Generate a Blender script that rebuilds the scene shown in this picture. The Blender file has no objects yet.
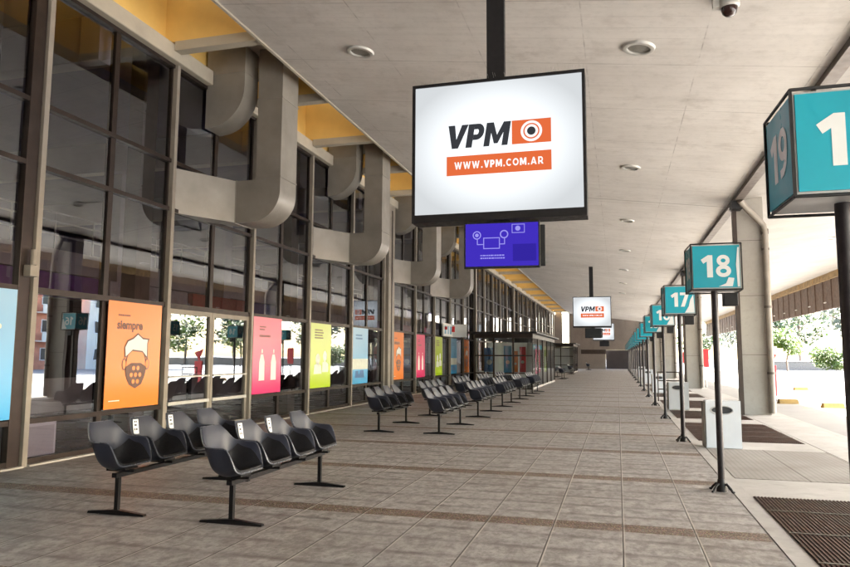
import bpy, bmesh, math, random
from mathutils import Vector, Matrix
random.seed(7)
R = math.radians
S = bpy.context.scene
COL = S.collection

# ------------------------------------------------------------------ helpers
def link(o, parent=None):
    COL.objects.link(o)
    if parent is not None:
        o.parent = parent
    return o

def tag(o, label=None, cat=None, group=None, kind=None):
    if label: o['label'] = label
    if cat: o['category'] = cat
    if group: o['group'] = group
    if kind: o['kind'] = kind
    return o

def thing(name, label, cat, loc=(0, 0, 0), group=None, rz=0):
    o = bpy.data.objects.new(name, None)
    o.empty_display_size = .2
    link(o)
    o.location = loc
    o.rotation_euler = (0, 0, rz)
    return tag(o, label, cat, group)

class MB:
    def __init__(s): s.v = []; s.f = []
    def add(s, vs, fs):
        n = len(s.v); s.v += [tuple(v) for v in vs]; s.f += [tuple(i + n for i in f) for f in fs]; return s
    def box(s, x0, x1, y0, y1, z0, z1, b=0):
        if x0 > x1: x0, x1 = x1, x0
        if y0 > y1: y0, y1 = y1, y0
        if z0 > z1: z0, z1 = z1, z0
        if b <= 0:
            return s.add([(x0,y0,z0),(x1,y0,z0),(x1,y1,z0),(x0,y1,z0),(x0,y0,z1),(x1,y0,z1),(x1,y1,z1),(x0,y1,z1)],
                     [(3,2,1,0),(4,5,6,7),(0,1,5,4),(1,2,6,5),(2,3,7,6),(3,0,4,7)])
        bm = bmesh.new(); bmesh.ops.create_cube(bm, size=1)
        for v in bm.verts:
            v.co = Vector((x0+(v.co.x+.5)*(x1-x0), y0+(v.co.y+.5)*(y1-y0), z0+(v.co.z+.5)*(z1-z0)))
        bmesh.ops.bevel(bm, geom=list(bm.edges), offset=b, segments=2, affect='EDGES', profile=.5)
        bm.verts.index_update()
        s.add([v.co[:] for v in bm.verts], [[v.index for v in f.verts] for f in bm.faces]); bm.free(); return s
    def ring(s, c, ax, r, n, r2=None):
        ax = Vector(ax).normalized(); t = ax.orthogonal().normalized(); b = ax.cross(t)
        r2 = r if r2 is None else r2
        return [Vector(c) + t*math.cos(2*math.pi*i/n)*r + b*math.sin(2*math.pi*i/n)*r2 for i in range(n)]
    def cyl(s, p, q, r, n=12, r2=None):
        p, q = Vector(p), Vector(q); r2 = r if r2 is None else r2
        a = s.ring(p, q-p, r, n); b = s.ring(q, q-p, r2, n)
        return s.add(a+b, [(i, (i+1) % n, n+(i+1) % n, n+i) for i in range(n)] + [tuple(range(n))[::-1], tuple(range(n, 2*n))])
    def lathe(s, prof, c=(0,0,0), n=24):
        vs = []; fs = []
        for r, z in prof:
            vs += [(c[0]+r*math.cos(2*math.pi*i/n), c[1]+r*math.sin(2*math.pi*i/n), c[2]+z) for i in range(n)]
        for k in range(len(prof)-1):
            for i in range(n):
                fs.append((k*n+i, k*n+(i+1) % n, (k+1)*n+(i+1) % n, (k+1)*n+i))
        return s.add(vs, fs)
    def tube(s, pts, r, n=8):
        pts = [Vector(p) for p in pts]; vs = []; fs = []
        up = None
        for i, p in enumerate(pts):
            d = (pts[min(i+1, len(pts)-1)] - pts[max(i-1, 0)]).normalized()
            t = d.orthogonal().normalized() if up is None else (up - d*up.dot(d)).normalized()
            up = t; b = d.cross(t)
            vs += [p + t*math.cos(2*math.pi*k/n)*r + b*math.sin(2*math.pi*k/n)*r for k in range(n)]
        for i in range(len(pts)-1):
            for k in range(n): fs.append((i*n+k, i*n+(k+1) % n, (i+1)*n+(k+1) % n, (i+1)*n+k))
        fs += [tuple(range(n))[::-1], tuple(range((len(pts)-1)*n, len(pts)*n))]
        return s.add(vs, fs)
    def prism(s, poly, basis, o, d0, d1):
        """2-D polygon extruded from depth d0 to d1 along the basis normal."""
        a, b, c = [Vector(q) for q in basis]; o = Vector(o); n = len(poly)
        vs = [o + a*x + b*y + c*d0 for x, y in poly] + [o + a*x + b*y + c*d1 for x, y in poly]
        return s.add(vs, [tuple(range(n))[::-1], tuple(range(n, 2*n))] + [(i, (i+1) % n, n+(i+1) % n, n+i) for i in range(n)])
    def build(s, name, mat, parent=None, smooth=False, loc=None):
        me = bpy.data.meshes.new(name); me.from_pydata(s.v, [], s.f)
        bm = bmesh.new(); bm.from_mesh(me); bmesh.ops.recalc_face_normals(bm, faces=bm.faces); bm.to_mesh(me); bm.free()
        me.materials.append(mat)
        if smooth:
            me.shade_smooth()
            try: me.set_sharp_from_angle(angle=R(40))
            except Exception: pass
        o = bpy.data.objects.new(name, me)
        if loc is not None: o.location = loc
        return link(o, parent)

def dup(o, parent=None, loc=None, label=None, extra=None):
    c = o.copy(); COL.objects.link(c)
    if parent is not None:
        c.parent = parent
    if loc is not None: c.location = loc
    if label: c['label'] = label
    for ch in list(o.children):
        dup(ch, c)
    return c

FACE_S = ((1,0,0), (0,0,1), (0,-1,0))     # plane facing -Y
FACE_E = ((0,1,0), (0,0,1), (1,0,0))      # plane facing +X
FACE_W = ((0,-1,0), (0,0,1), (-1,0,0))    # plane facing -X

def text_mesh(txt, size, basis, o, d, mat, name, parent, bold=0., shear=0., sx=1., align='CENTER', spacing=1., thick=.002):
    cu = bpy.data.curves.new('lettering', 'FONT'); cu.body = txt; cu.size = size; cu.offset = bold
    cu.shear = shear; cu.align_x = align; cu.align_y = 'CENTER'; cu.space_character = spacing
    cu.extrude = thick/2; cu.resolution_u = 4
    to = bpy.data.objects.new('lettering', cu); COL.objects.link(to)
    dg = bpy.context.evaluated_depsgraph_get()
    me = bpy.data.meshes.new_from_object(to.evaluated_get(dg))
    bpy.data.objects.remove(to); bpy.data.curves.remove(cu)
    a, b, c = [Vector(q) for q in basis]; o = Vector(o)
    for v in me.vertices:
        p = v.co; v.co = o + a*p.x*sx + b*p.y + c*(d + p.z + thick/2)
    me.materials.clear(); me.materials.append(mat); me.name = name
    ob = bpy.data.objects.new(name, me)
    return link(ob, parent)

def circ(cx, cy, r, n=28, r2=None, a0=0, a1=2*math.pi):
    r2 = r if r2 is None else r2
    return [(cx+r*math.cos(a0+(a1-a0)*i/n), cy+r2*math.sin(a0+(a1-a0)*i/n)) for i in range(n)]
def rect(x0, y0, x1, y1): return [(x0,y0),(x1,y0),(x1,y1),(x0,y1)]

# hand-drawn heavy lettering: polygons and stroked bands in a unit-height box
def ell(cx, cy, rx, ry, a0=0, a1=360, n=26):
    return [(cx+rx*math.cos(R(a0+(a1-a0)*i/n)), cy+ry*math.sin(R(a0+(a1-a0)*i/n))) for i in range(n+1)]
GL = {
 '1': (.56, [('p', [(.04,.80),(.34,1.0),(.53,1.0),(.53,0),(.29,0),(.29,.72),(.14,.62)])]),
 '7': (.62, [('p', [(.02,1),(.60,1),(.60,.85),(.31,0),(.06,0),(.34,.81),(.02,.81)])]),
 '8': (.66, [('s', .165, ell(.32,.745,.185,.172)), ('s', .175, ell(.32,.275,.225,.187))]),
 '9': (.66, [('s', .175, ell(.32,.665,.215,.245)), ('s', .18, [(.535,.66),(.53,.46),(.46,.25),(.32,.12),(.10,.09)])]),
 '6': (.66, [('s', .175, ell(.34,.335,.215,.245)), ('s', .18, [(.125,.34),(.13,.54),(.20,.75),(.34,.88),(.56,.91)])]),
 '0': (.68, [('s', .18, ell(.33,.5,.225,.41))]),
 '5': (.64, [('p', [(.10,1),(.56,1),(.56,.81),(.28,.81),(.27,.52),(.08,.47)]), ('s', .175, [(.14,.55)]+ell(.28,.33,.235,.245,80,-115,16)+[(.05,.10)])]),
 '4': (.68, [('p', [(.36,1),(.58,1),(.58,0),(.36,0)]), ('s', .15, [(.40,.93),(.10,.29)]), ('p', [(.02,.22),(.66,.22),(.66,.39),(.02,.39)])]),
 '3': (.62, [('s', .17, [(.05,.87)]+ell(.27,.74,.20,.175,95,-90,14)), ('s', .175, ell(.27,.285,.23,.20,90,-100,16)+[(.03,.10)])]),
 '2': (.62, [('s', .18, [(.07,.83)]+ell(.29,.72,.195,.19,115,-20,14)+[(.42,.50),(.20,.22)]), ('p', [(.04,0),(.58,0),(.58,.18),(.30,.18),(.04,.16)])]),
 'V': (.86, [('p', [(0,1),(.29,1),(.44,.38),(.59,1),(.88,1),(.57,0),(.30,0)])]),
 'P': (.74, [('p', [(0,0),(.27,0),(.27,1),(0,1)]), ('s', .235, [(.272,.882)]+ell(.42,.655,.175,.227,90,-90,14)+[(.272,.428)])]),
 'M': (1.04, [('p', [(0,0),(0,1),(.30,1),(.51,.46),(.72,1),(1.02,1),(1.02,0),(.77,0),(.77,.56),(.59,.10),(.43,.10),(.25,.56),(.25,0)])]),
 'W': (1.30, [('p', [(0,1),(.22,1),(.38,.36),(.54,1),(.72,1),(.88,.36),(1.04,1),(1.25,1),(.98,0),(.78,0),(.63,.62),(.47,0),(.27,0)])]),
 '.': (.34, [('p', [(.06,0),(.27,0),(.27,.21),(.06,.21)])]),
 'C': (.88, [('s', .20, ell(.46,.5,.36,.40,45,315,22))]),
 'O': (1.0, [('s', .20, ell(.48,.5,.37,.40,0,360,26))]),
 'A': (.98, [('p', [(0,0),(.22,0),(.46,.72),(.70,0),(.93,0),(.58,1),(.36,1)]), ('p', [(.21,.18),(.72,.18),(.66,.35),(.27,.35)])]),
 'R': (.88, [('p', [(.04,0),(.26,0),(.26,1),(.04,1)]), ('s', .19, [(.262,.905)]+ell(.46,.64,.22,.265,90,-90,14)+[(.262,.375)]), ('p', [(.40,.33),(.64,.38),(.86,0),(.60,0)])]),
}
def stroke(pts, w):
    L, Rr = [], []; n = len(pts); closed = abs(pts[0][0]-pts[-1][0])+abs(pts[0][1]-pts[-1][1]) < 1e-6
    for i, p in enumerate(pts):
        if closed: a = pts[i-1] if i > 0 else pts[-2]; b = pts[i+1] if i < n-1 else pts[1]
        else: a = pts[max(i-1,0)]; b = pts[min(i+1,n-1)]
        dx, dy = b[0]-a[0], b[1]-a[1]; l = math.hypot(dx, dy) or 1
        nx, ny = -dy/l*w/2, dx/l*w/2
        L.append((p[0]+nx, p[1]+ny)); Rr.append((p[0]-nx, p[1]-ny))
    return [[L[i], L[i+1], Rr[i+1], Rr[i]] for i in range(n-1)]
def glyphs(txt, h, basis, o, d, mat, name, parent, wid=None, gap=.09, shear=0.):
    """lettering of cap height h centred on o, set in heavy hand-drawn glyphs"""
    tot = sum(GL[c][0] for c in txt)*h + gap*h*(len(txt)-1); sx = 1 if wid is None else wid/tot
    m = MB(); x = -tot/2; k = 0
    a, b, c_ = [Vector(q) for q in basis]; o = Vector(o)
    for ch in txt:
        w_, parts = GL[ch]
        for pt in parts:
            polys = [pt[1]] if pt[0] == 'p' else stroke(pt[2], pt[1])
            dd = d + (k % 4)*.00035; k += 1
            n = len(polys[0]) if len(polys) == 1 else 0
            for poly in polys:
                q = [((x + px*h + shear*(py-.5)*h)*sx, (py-.5)*h) for px, py in poly]
                if len(polys) == 1: m.prism(q, basis, o, dd, dd+.0015)
                else: m.add([o+a*u+b*v+c_*(dd+.0015) for u, v in q], [(0,1,2,3)])
        x += (w_+gap)*h
    me = bpy.data.meshes.new(name); me.from_pydata([tuple(v) for v in m.v], [], m.f); me.materials.append(mat)
    return link(bpy.data.objects.new(name, me), parent)

# ------------------------------------------------------------------ materials
class NT:
    def __init__(s, name):
        s.m = bpy.data.materials.new(name); s.m.use_nodes = True; s.t = s.m.node_tree; s.n = s.t.nodes; s.l = s.t.links
        s.p = s.n['Principled BSDF']; s.out = s.n['Material Output']
        s.geo = s.n.new('ShaderNodeNewGeometry'); s.pos = s.geo.outputs['Position']
        sp = s.n.new('ShaderNodeSeparateXYZ'); s.l.new(s.pos, sp.inputs[0]); s.x, s.y, s.z = sp.outputs
    def plug(s, a, i):
        if hasattr(a, 'is_output') or isinstance(a, bpy.types.NodeSocket): s.l.new(a, i)
        else: i.default_value = a
    def m_(s, op, a, b=0., c=0.):
        n = s.n.new('ShaderNodeMath'); n.operation = op
        s.plug(a, n.inputs[0]); s.plug(b, n.inputs[1])
        if op in ('MULTIPLY_ADD', 'SMOOTH_MIN', 'COMPARE'): s.plug(c, n.inputs[2])
        return n.outputs[0]
    def noise(s, scale=1., det=4., rough=.55, sc=(1,1,1), loc=(0,0,0)):
        mp = s.n.new('ShaderNodeMapping'); mp.inputs['Scale'].default_value = sc; mp.inputs['Location'].default_value = loc
        s.l.new(s.pos, mp.inputs[0]); n = s.n.new('ShaderNodeTexNoise'); s.l.new(mp.outputs[0], n.inputs['Vector'])
        n.inputs['Scale'].default_value = scale; n.inputs['Detail'].default_value = det; n.inputs['Roughness'].default_value = rough
        return n.outputs['Fac']
    def vor(s, scale=1., sc=(1,1,1), feat='F1', out='Distance'):
        mp = s.n.new('ShaderNodeMapping'); mp.inputs['Scale'].default_value = sc
        s.l.new(s.pos, mp.inputs[0]); n = s.n.new('ShaderNodeTexVoronoi'); n.feature = feat; s.l.new(mp.outputs[0], n.inputs['Vector'])
        n.inputs['Scale'].default_value = scale
        return n.outputs[out]
    def ramp(s, f, a, b, lo=0., hi=1.):
        n = s.n.new('ShaderNodeMapRange'); s.plug(f, n.inputs[0]); n.inputs[1].default_value = a; n.inputs[2].default_value = b
        n.inputs[3].default_value = lo; n.inputs[4].default_value = hi; return n.outputs[0]
    def mix(s, f, a, b, mode='MIX'):
        n = s.n.new('ShaderNodeMix'); n.data_type = 'RGBA'; n.blend_type = mode; s.plug(f, n.inputs[0])
        for v, i in ((a, 6), (b, 7)):
            if isinstance(v, (tuple, list)): v = (*v[:3], 1)
            s.plug(v, n.inputs[i])
        return n.outputs[2]
    def col(s, v):
        if isinstance(v, (tuple, list)): s.p.inputs['Base Color'].default_value = (*v[:3], 1)
        else: s.l.new(v, s.p.inputs['Base Color'])
    def bump(s, h, strength=.3, dist=.01):
        n = s.n.new('ShaderNodeBump'); n.inputs['Strength'].default_value = strength; n.inputs['Distance'].default_value = dist
        s.plug(h, n.inputs['Height']); s.l.new(n.outputs[0], s.p.inputs['Normal'])
    def near(s, coord, period, off, w, soft=.3):
        """1 on lines coord = off + k*period, half-width w."""
        a = s.m_('DIVIDE', s.m_('SUBTRACT', coord, off), period)
        a = s.m_('ABSOLUTE', s.m_('SUBTRACT', a, s.m_('ROUND', a)))
        return s.ramp(s.m_('MULTIPLY', a, period), w*(1+soft), w*(1-soft))

def simple(name, col, rough=.6, metal=0., var=.12, nscale=6., bump=0., spec=.5):
    t = NT(name)
    n = t.noise(nscale, 5)
    dark = tuple(c*(1-var) for c in col); lite = tuple(min(1, c*(1+var)) for c in col)
    t.col(t.mix(t.ramp(n, .3, .7), dark, lite))
    t.p.inputs['Roughness'].default_value = rough; t.p.inputs['Metallic'].default_value = metal
    t.p.inputs['Specular IOR Level'].default_value = spec
    r2 = t.noise(nscale*2.3, 4, loc=(3,1,5)); t.l.new(t.ramp(r2, .3, .7, max(.03, rough-.08), min(1, rough+.1)), t.p.inputs['Roughness'])
    if bump: t.bump(t.noise(nscale*5, 4), bump, .005)
    return t.m

M = {}
# paving: concrete slabs with brushed cross bands, metal-edged joints, strips of pebbled aggregate
t = NT('paving')
jx = t.near(t.x, .617, .004, .0055, .4); jx2 = t.near(t.x, .617, .017, .006, .4)
st = t.near(t.y, 2.639, 6.727, .145, .05)
wob = t.m_('MULTIPLY', t.m_('SUBTRACT', t.noise(5., 3, .6, loc=(7,1,0)), .5), .05)
band = t.near(t.m_('ADD', t.y, wob), .4399, 6.727, .035, .98)
edge = t.near(t.y, 2.639, 6.727, .14, .03)
big = t.noise(.45, 5, .6); mid = t.noise(3.6, 8, .72); fine = t.noise(26, 4, .7)
streak = t.noise(3.5, 6, .68, sc=(1.5, 1.2, 1))
slabid = t.m_('FLOOR', t.m_('DIVIDE', t.m_('SUBTRACT', t.x, .004), .617)); rowid = t.m_('FLOOR', t.m_('DIVIDE', t.m_('SUBTRACT', t.y, 6.727), .4399))
wn = t.n.new('ShaderNodeTexWhiteNoise'); wn.noise_dimensions = '2D'
cb = t.n.new('ShaderNodeCombineXYZ'); t.l.new(slabid, cb.inputs[0]); t.l.new(rowid, cb.inputs[1]); t.l.new(cb.outputs[0], wn.inputs['Vector'])
base = t.mix(t.ramp(mid, .34, .66), (.19,.172,.162), (.50,.475,.46))
base = t.mix(t.m_('MULTIPLY', t.ramp(streak, .46, .62), .62), base, (.115,.093,.080))
base = t.mix(t.ramp(wn.outputs['Value'], 0, 1, 0, .38), base, (.36,.335,.32))
base = t.mix(t.m_('MULTIPLY', t.ramp(big, .50, .68), .40), base, (.13,.095,.072))
base = t.mix(t.m_('MULTIPLY', t.ramp(fine, .50, .70), .45), base, (.10,.085,.075))
patchy = t.noise(9., 7, .75, sc=(1.5,.85,1), loc=(3,8,0)); base = t.mix(t.m_('MULTIPLY', t.ramp(patchy, .50, .64), .42), base, (.50,.47,.45)); base = t.mix(t.m_('MULTIPLY', t.ramp(patchy, .50, .38), .45), base, (.105,.088,.078))
grit = t.noise(120, 2, .6); base = t.mix(t.m_('MULTIPLY', t.ramp(grit, .5, .72), .35), base, (.42,.39,.37))
gum = t.ramp(t.vor(2.3), .030, .018); base = t.mix(t.m_('MULTIPLY', gum, .7), base, (.06,.05,.045))
damp = t.ramp(t.m_('ADD', t.m_('MULTIPLY', t.x, -.09), t.m_('MULTIPLY', t.noise(.8, 5, .65, loc=(0,3,0)), 1.3)), 1.05, 1.40, 0, .42); base = t.mix(damp, base, (.085,.062,.050))
base = t.mix(t.m_('MULTIPLY', band, t.ramp(t.noise(1.9, 5, .7, loc=(2,2,0)), .36, .60, .15, .75)), base, (.10,.08,.072))
pv = t.vor(62, feat='F1', out='Color'); pd = t.vor(62)
peb = t.mix(t.ramp(pd, .1, .55), t.mix(.35, (.40,.30,.225), pv, 'OVERLAY'), (.10,.068,.05))
base = t.mix(st, base, peb)
base = t.mix(t.m_('MULTIPLY', jx2, t.ramp(t.noise(1.3, 4, .6, loc=(5,5,0)), .35, .6, .25, .8)), base, (.56,.52,.47)); base = t.mix(jx, base, (.055,.042,.036))
t.col(base)
t.l.new(t.ramp(mid, .3, .7, .42, .7), t.p.inputs['Roughness'])
h = t.m_('ADD', t.m_('MULTIPLY', fine, .25), t.m_('MULTIPLY', streak, .5))
h = t.m_('SUBTRACT', h, t.m_('MULTIPLY', t.m_('MAXIMUM', jx, t.m_('MULTIPLY', band, .6)), 1.2))
h = t.m_('ADD', h, t.m_('MULTIPLY', st, t.m_('SUBTRACT', 0., pd)))
t.bump(h, .55, .008); M['paving'] = t.m

def concrete(name, c0, c1, scale=1., bump=.25, stain=(.2,.17,.14), st_amt=.4, rough=.75, board=None, joints=None):
    t = NT(name)
    a = t.noise(.7*scale, 6, .62); b = t.noise(9*scale, 5, .7); c = t.noise(2.2*scale, 5, .6, sc=(1,1,.25), loc=(4,4,4))
    q = t.mix(t.ramp(a, .3, .7), c0, c1)
    q = t.mix(t.m_('MULTIPLY', t.ramp(b, .5, .8), .3), q, tuple(v*.6 for v in c0))
    q = t.mix(t.m_('MULTIPLY', t.ramp(c, .55, .75), st_amt), q, stain)
    hh = t.m_('MULTIPLY', b, .4)
    if board:
        bd = t.noise(1., 5, .65, sc=board)
        q = t.mix(t.ramp(bd, .45, .70, 0, .22), q, tuple(v*.72 for v in c0)); hh = t.m_('ADD', hh, bd)
        bl = t.near(t.y, .355, 2.99, .006, .8)
        q = t.mix(t.m_('MULTIPLY', bl, t.ramp(t.noise(.9, 4, .6, loc=(1,9,0)), .4, .65, 0, .35)), q, tuple(v*.5 for v in c0))
    if joints:
        (px, ox, wx), (py, oy, wy) = joints
        sp_ = t.ramp(t.noise(1.1, 5, .7, loc=(8,2,0)), .60, .74, 0, .35); q = t.mix(sp_, q, (.27,.225,.19))
        j = t.m_('MAXIMUM', t.m_('MULTIPLY', t.near(t.x, px, ox, wx, .5), t.ramp(t.noise(2.5, 4), .46, .62, .05, .75)), t.m_('MULTIPLY', t.near(t.y, py, oy, wy, .5), t.ramp(t.noise(1.5, 4), .38, .6, .3, .85)))
        j2 = t.near(t.y, 21.3, 21.7, .03, .4)
        j = t.m_('MAXIMUM', j, j2)
        q = t.mix(t.m_('MULTIPLY', j, .62), q, (.12,.10,.09)); hh = t.m_('SUBTRACT', hh, j)
    t.col(q); t.p.inputs['Roughness'].default_value = rough; t.bump(hh, bump, .006)
    return t.m
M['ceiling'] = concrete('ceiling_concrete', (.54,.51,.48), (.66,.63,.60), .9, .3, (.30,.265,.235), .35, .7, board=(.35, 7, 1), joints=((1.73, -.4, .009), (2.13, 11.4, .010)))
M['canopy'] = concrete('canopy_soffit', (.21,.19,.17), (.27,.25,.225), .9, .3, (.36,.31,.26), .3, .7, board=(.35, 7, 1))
M['pier'] = concrete('pier_concrete', (.34,.315,.28), (.41,.385,.345), 1.2, .2, (.30,.26,.21), .35)
M['kerb'] = concrete('kerb_concrete', (.34,.32,.30), (.44,.42,.40), 2., .3, (.20,.18,.16), .4)
M['apron'] = concrete('apron_concrete', (.36,.34,.32), (.47,.45,.43), 1.6, .35, (.22,.20,.18), .45)
M['yard'] = concrete('yard_concrete', (.20,.195,.185), (.29,.28,.265), .35, .2, (.24,.22,.20), .5)
M['wall_tan'] = concrete('far_wall_concrete', (.20,.17,.15), (.26,.225,.195), .6, .2, (.14,.11,.09), .4)
t = NT('ribbed_ramp')
rb = t.noise(60, 3, .6); cr = t.near(t.x, .07, 0, .012, .9); ry = t.near(t.y, .07, 0, .012, .9)
q = t.mix(t.ramp(t.noise(1.2, 6, .65), .3, .7), (.24,.215,.195), (.34,.32,.30)); q = t.mix(t.m_('MULTIPLY', t.m_('MAXIMUM', cr, ry), .4), q, (.12,.10,.09))
q = t.mix(t.near(t.x, .95, 2.3, .008, .5), q, (.10,.08,.07))
t.col(q); t.p.inputs['Roughness'].default_value = .8; t.bump(t.m_('MAXIMUM', cr, ry), -.5, .006); M['ribbed'] = t.m

M['grate_dark'] = simple('rusty_grate', (.022,.009,.006), .7, .3, .35, 4, .3)
M['grate_bar'] = simple('grate_bar', (.075,.030,.018), .55, .4, .35, 5, .2)
M['grate_edge'] = simple('galvanised_strip', (.16,.14,.12), .5, .4, .3, 9)
M['beige'] = simple('mullion_paint', (.25,.22,.185), .5, 0, .15, 3, .1)
M['duct'] = simple('duct_paint', (.26,.237,.205), .45, .2, .16, 1.6, .12)
M['brown'] = simple('bronze_frame', (.030,.020,.016), .4, .5, .25, 5)
M['brown_post'] = simple('brown_steel', (.045,.030,.023), .45, .3, .2, 3)
M['gutter'] = simple('gutter_paint', (.115,.092,.078), .55, .2, .2, 3)
M['fascia'] = simple('fascia_sheet', (.075,.042,.026), .6, .1, .2, 2)
M['tan_strip'] = simple('fascia_edge', (.22,.145,.065), .8, 0, .4, 3.5, .4)
M['yellow'] = simple('yellow_coffer', (.74,.49,.15), .6, 0, .1, 1.2)
M['coffer_lite'] = simple('cream_paint', (.40,.36,.29), .7, 0, .1, 2)
M['black'] = simple('black_paint', (.008,.007,.008), .5, .2, .3, 8)
M['black_plastic'] = simple('black_plastic', (.006,.006,.008), .35, 0, .2, 9)
M['pole'] = simple('pole_paint', (.020,.016,.018), .42, .4, .4, 14, .1)
M['shell'] = simple('seat_shell', (.012,.015,.030), .30, 0, .10, 2, 0, .6)
M['pad'] = simple('seat_pad', (.0045,.004,.006), .6, 0, .2, 20, 0, .3)
M['shell'].node_tree.links.remove(M['shell'].node_tree.nodes['Principled BSDF'].inputs['Roughness'].links[0]); M['shell'].node_tree.nodes['Principled BSDF'].inputs['Roughness'].default_value = .42
M['rim_sheen'] = simple('seat_rim_sheen', (.085,.09,.11), .3, .2, .15, 9)  # paler than the shell to stand for the reflection on its edge
M['steel_dark'] = simple('bench_steel', (.007,.006,.007), .4, .5, .3, 10)
M['sticker'] = simple('white_sticker', (.78,.78,.78), .4, 0, .03)
M['ink'] = simple('dark_ink', (.03,.03,.035), .5, 0, .1)
M['white'] = simple('white_paint', (.74,.75,.76), .4, 0, .05, 3)
M['bin'] = simple('bin_enamel', (.66,.68,.72), .35, .1, .05, 3)
M['teal'] = simple('teal_panel', (.0,.37,.50), .35, 0, .08, 2)
M['digit'] = simple('white_vinyl', (.80,.83,.84), .35, 0, .04, 5)
M['panel_grey'] = simple('grey_lining', (.50,.50,.50), .5, 0, .08, 3)
M['red'] = simple('red_paint', (.62,.03,.04), .45, 0, .1, 3)
M['yellowp'] = simple('kerb_yellow', (.27,.16,.03), .6, 0, .2, 5)
M['yline'] = simple('faded_yellow_line', (.62,.45,.18), .8, 0, .25, 3)
M['lens'] = simple('light_glass', (.20,.19,.17), .45, .0, .1, 30)
M['metal_ring'] = simple('light_ring', (.48,.47,.44), .5, .15, .1, 9)
M['dome'] = simple('camera_dome', (.03,.012,.01), .06, 0, .1)
M['int_floor'] = simple('hall_floor', (.10,.088,.08), .25, 0, .2, .8)
M['int_wall'] = simple('hall_wall', (.15,.14,.20), .7, 0, .2, .5)
M['int_ceiling'] = simple('hall_ceiling', (.15,.14,.23), .7, 0, .15, .6)
M['int_white'] = simple('hall_white', (.50,.49,.45), .6, 0, .1, 1)
M['int_dark'] = simple('hall_dark', (.03,.022,.022), .5, 0, .2, 1)
M['brick'] = simple('painted_brick', (.62,.24,.14), .8, 0, .25, 1.5, .2)
M['plaster'] = simple('cream_plaster', (.76,.72,.64), .8, 0, .15, .5, .1)
M['win_dark'] = simple('dark_glass', (.03,.035,.04), .12, 0, .1, 3)
M['bark'] = simple('bark', (.11,.08,.06), .9, 0, .3, 5, .4)

def leafmat(name, a, b):
    t = NT(name); t.col(t.mix(t.ramp(t.noise(.9, 4), .35, .65), a, b)); t.p.inputs['Roughness'].default_value = .6
    tr = t.n.new('ShaderNodeBsdfTranslucent'); tr.inputs[0].default_value = (*[min(1, v*1.6) for v in b], 1)
    mx = t.n.new('ShaderNodeMixShader'); mx.inputs[0].default_value = .3
    t.l.new(t.p.outputs[0], mx.inputs[1]); t.l.new(tr.outputs[0], mx.inputs[2]); t.l.new(mx.outputs[0], t.out.inputs[0]); return t.m
M['leaf_a'] = leafmat('leaf_light', (.040,.065,.010), (.075,.11,.018))
M['leaf_b'] = leafmat('leaf_dark', (.018,.032,.010), (.035,.055,.015))
M['leaf_c'] = leafmat('leaf_grey', (.05,.058,.04), (.08,.09,.06))

def glass(name, tint, ior=1.75, rough=.0):
    t = NT(name); t.n.remove(t.p)
    tr = t.n.new('ShaderNodeBsdfTransparent'); tr.inputs[0].default_value = (*tint, 1)
    gl = t.n.new('ShaderNodeBsdfGlossy'); gl.inputs['Roughness'].default_value = rough; gl.inputs[0].default_value = (.92,.96,1,1)
    fr = t.n.new('ShaderNodeFresnel'); fr.inputs[0].default_value = ior
    # the slight waviness of large float-glass panes
    nz = t.noise(.8, 2, .4, sc=(1, 1, .8)); bp = t.n.new('ShaderNodeBump'); bp.inputs['Strength'].default_value = .13; bp.inputs['Distance'].default_value = .02
    t.l.new(nz, bp.inputs['Height']); t.l.new(bp.outputs[0], gl.inputs['Normal'])
    mx = t.n.new('ShaderNodeMixShader'); t.l.new(fr.outputs[0], mx.inputs[0]); t.l.new(tr.outputs[0], mx.inputs[1]); t.l.new(gl.outputs[0], mx.inputs[2])
    t.l.new(mx.outputs[0], t.out.inputs[0]); return t.m
M['glass'] = glass('tinted_glass', (.66,.62,.72), 2.5)
M['glass_clear'] = glass('clear_glass', (.80,.82,.80), 1.6)

EXPO = 4.3
K = 1/2**EXPO
def emit(name, col, s, falloff=None):
    t = NT(name); t.n.remove(t.p); e = t.n.new('ShaderNodeEmission')
    e.inputs[0].default_value = (*col, 1); e.inputs[1].default_value = s
    if falloff:
        tc = t.n.new('ShaderNodeTexCoord'); mp = t.n.new('ShaderNodeMapping'); mp.inputs['Scale'].default_value = falloff
        t.l.new(tc.outputs['Object'], mp.inputs[0]); ln = t.n.new('ShaderNodeVectorMath'); ln.operation = 'LENGTH'; t.l.new(mp.outputs[0], ln.inputs[0])
        t.l.new(t.ramp(ln.outputs['Value'], .50, 1.15, s, s*.58), e.inputs[1])
    t.l.new(e.outputs[0], t.out.inputs[0]); return t.m
M['lightbox'] = emit('lightbox_face', (.93,.97,1.0), 1.28*K, (1/1.0, 1, 1/.78))
M['lb_orange'] = emit('lightbox_orange', (.86,.17,.055), .95*K)
M['lb_dark'] = emit('lightbox_dark', (.045,.048,.055), 1*K)
M['lb_white'] = emit('lightbox_white', (1,1,1), 1.1*K)
M['screen'] = emit('screen_blue', (.055,.03,.52), 1.0*K)
M['screen_l'] = emit('screen_lines', (.36,.33,.90), 1*K)
M['screen_d'] = emit('screen_panel', (.035,.02,.36), 1*K)

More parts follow.
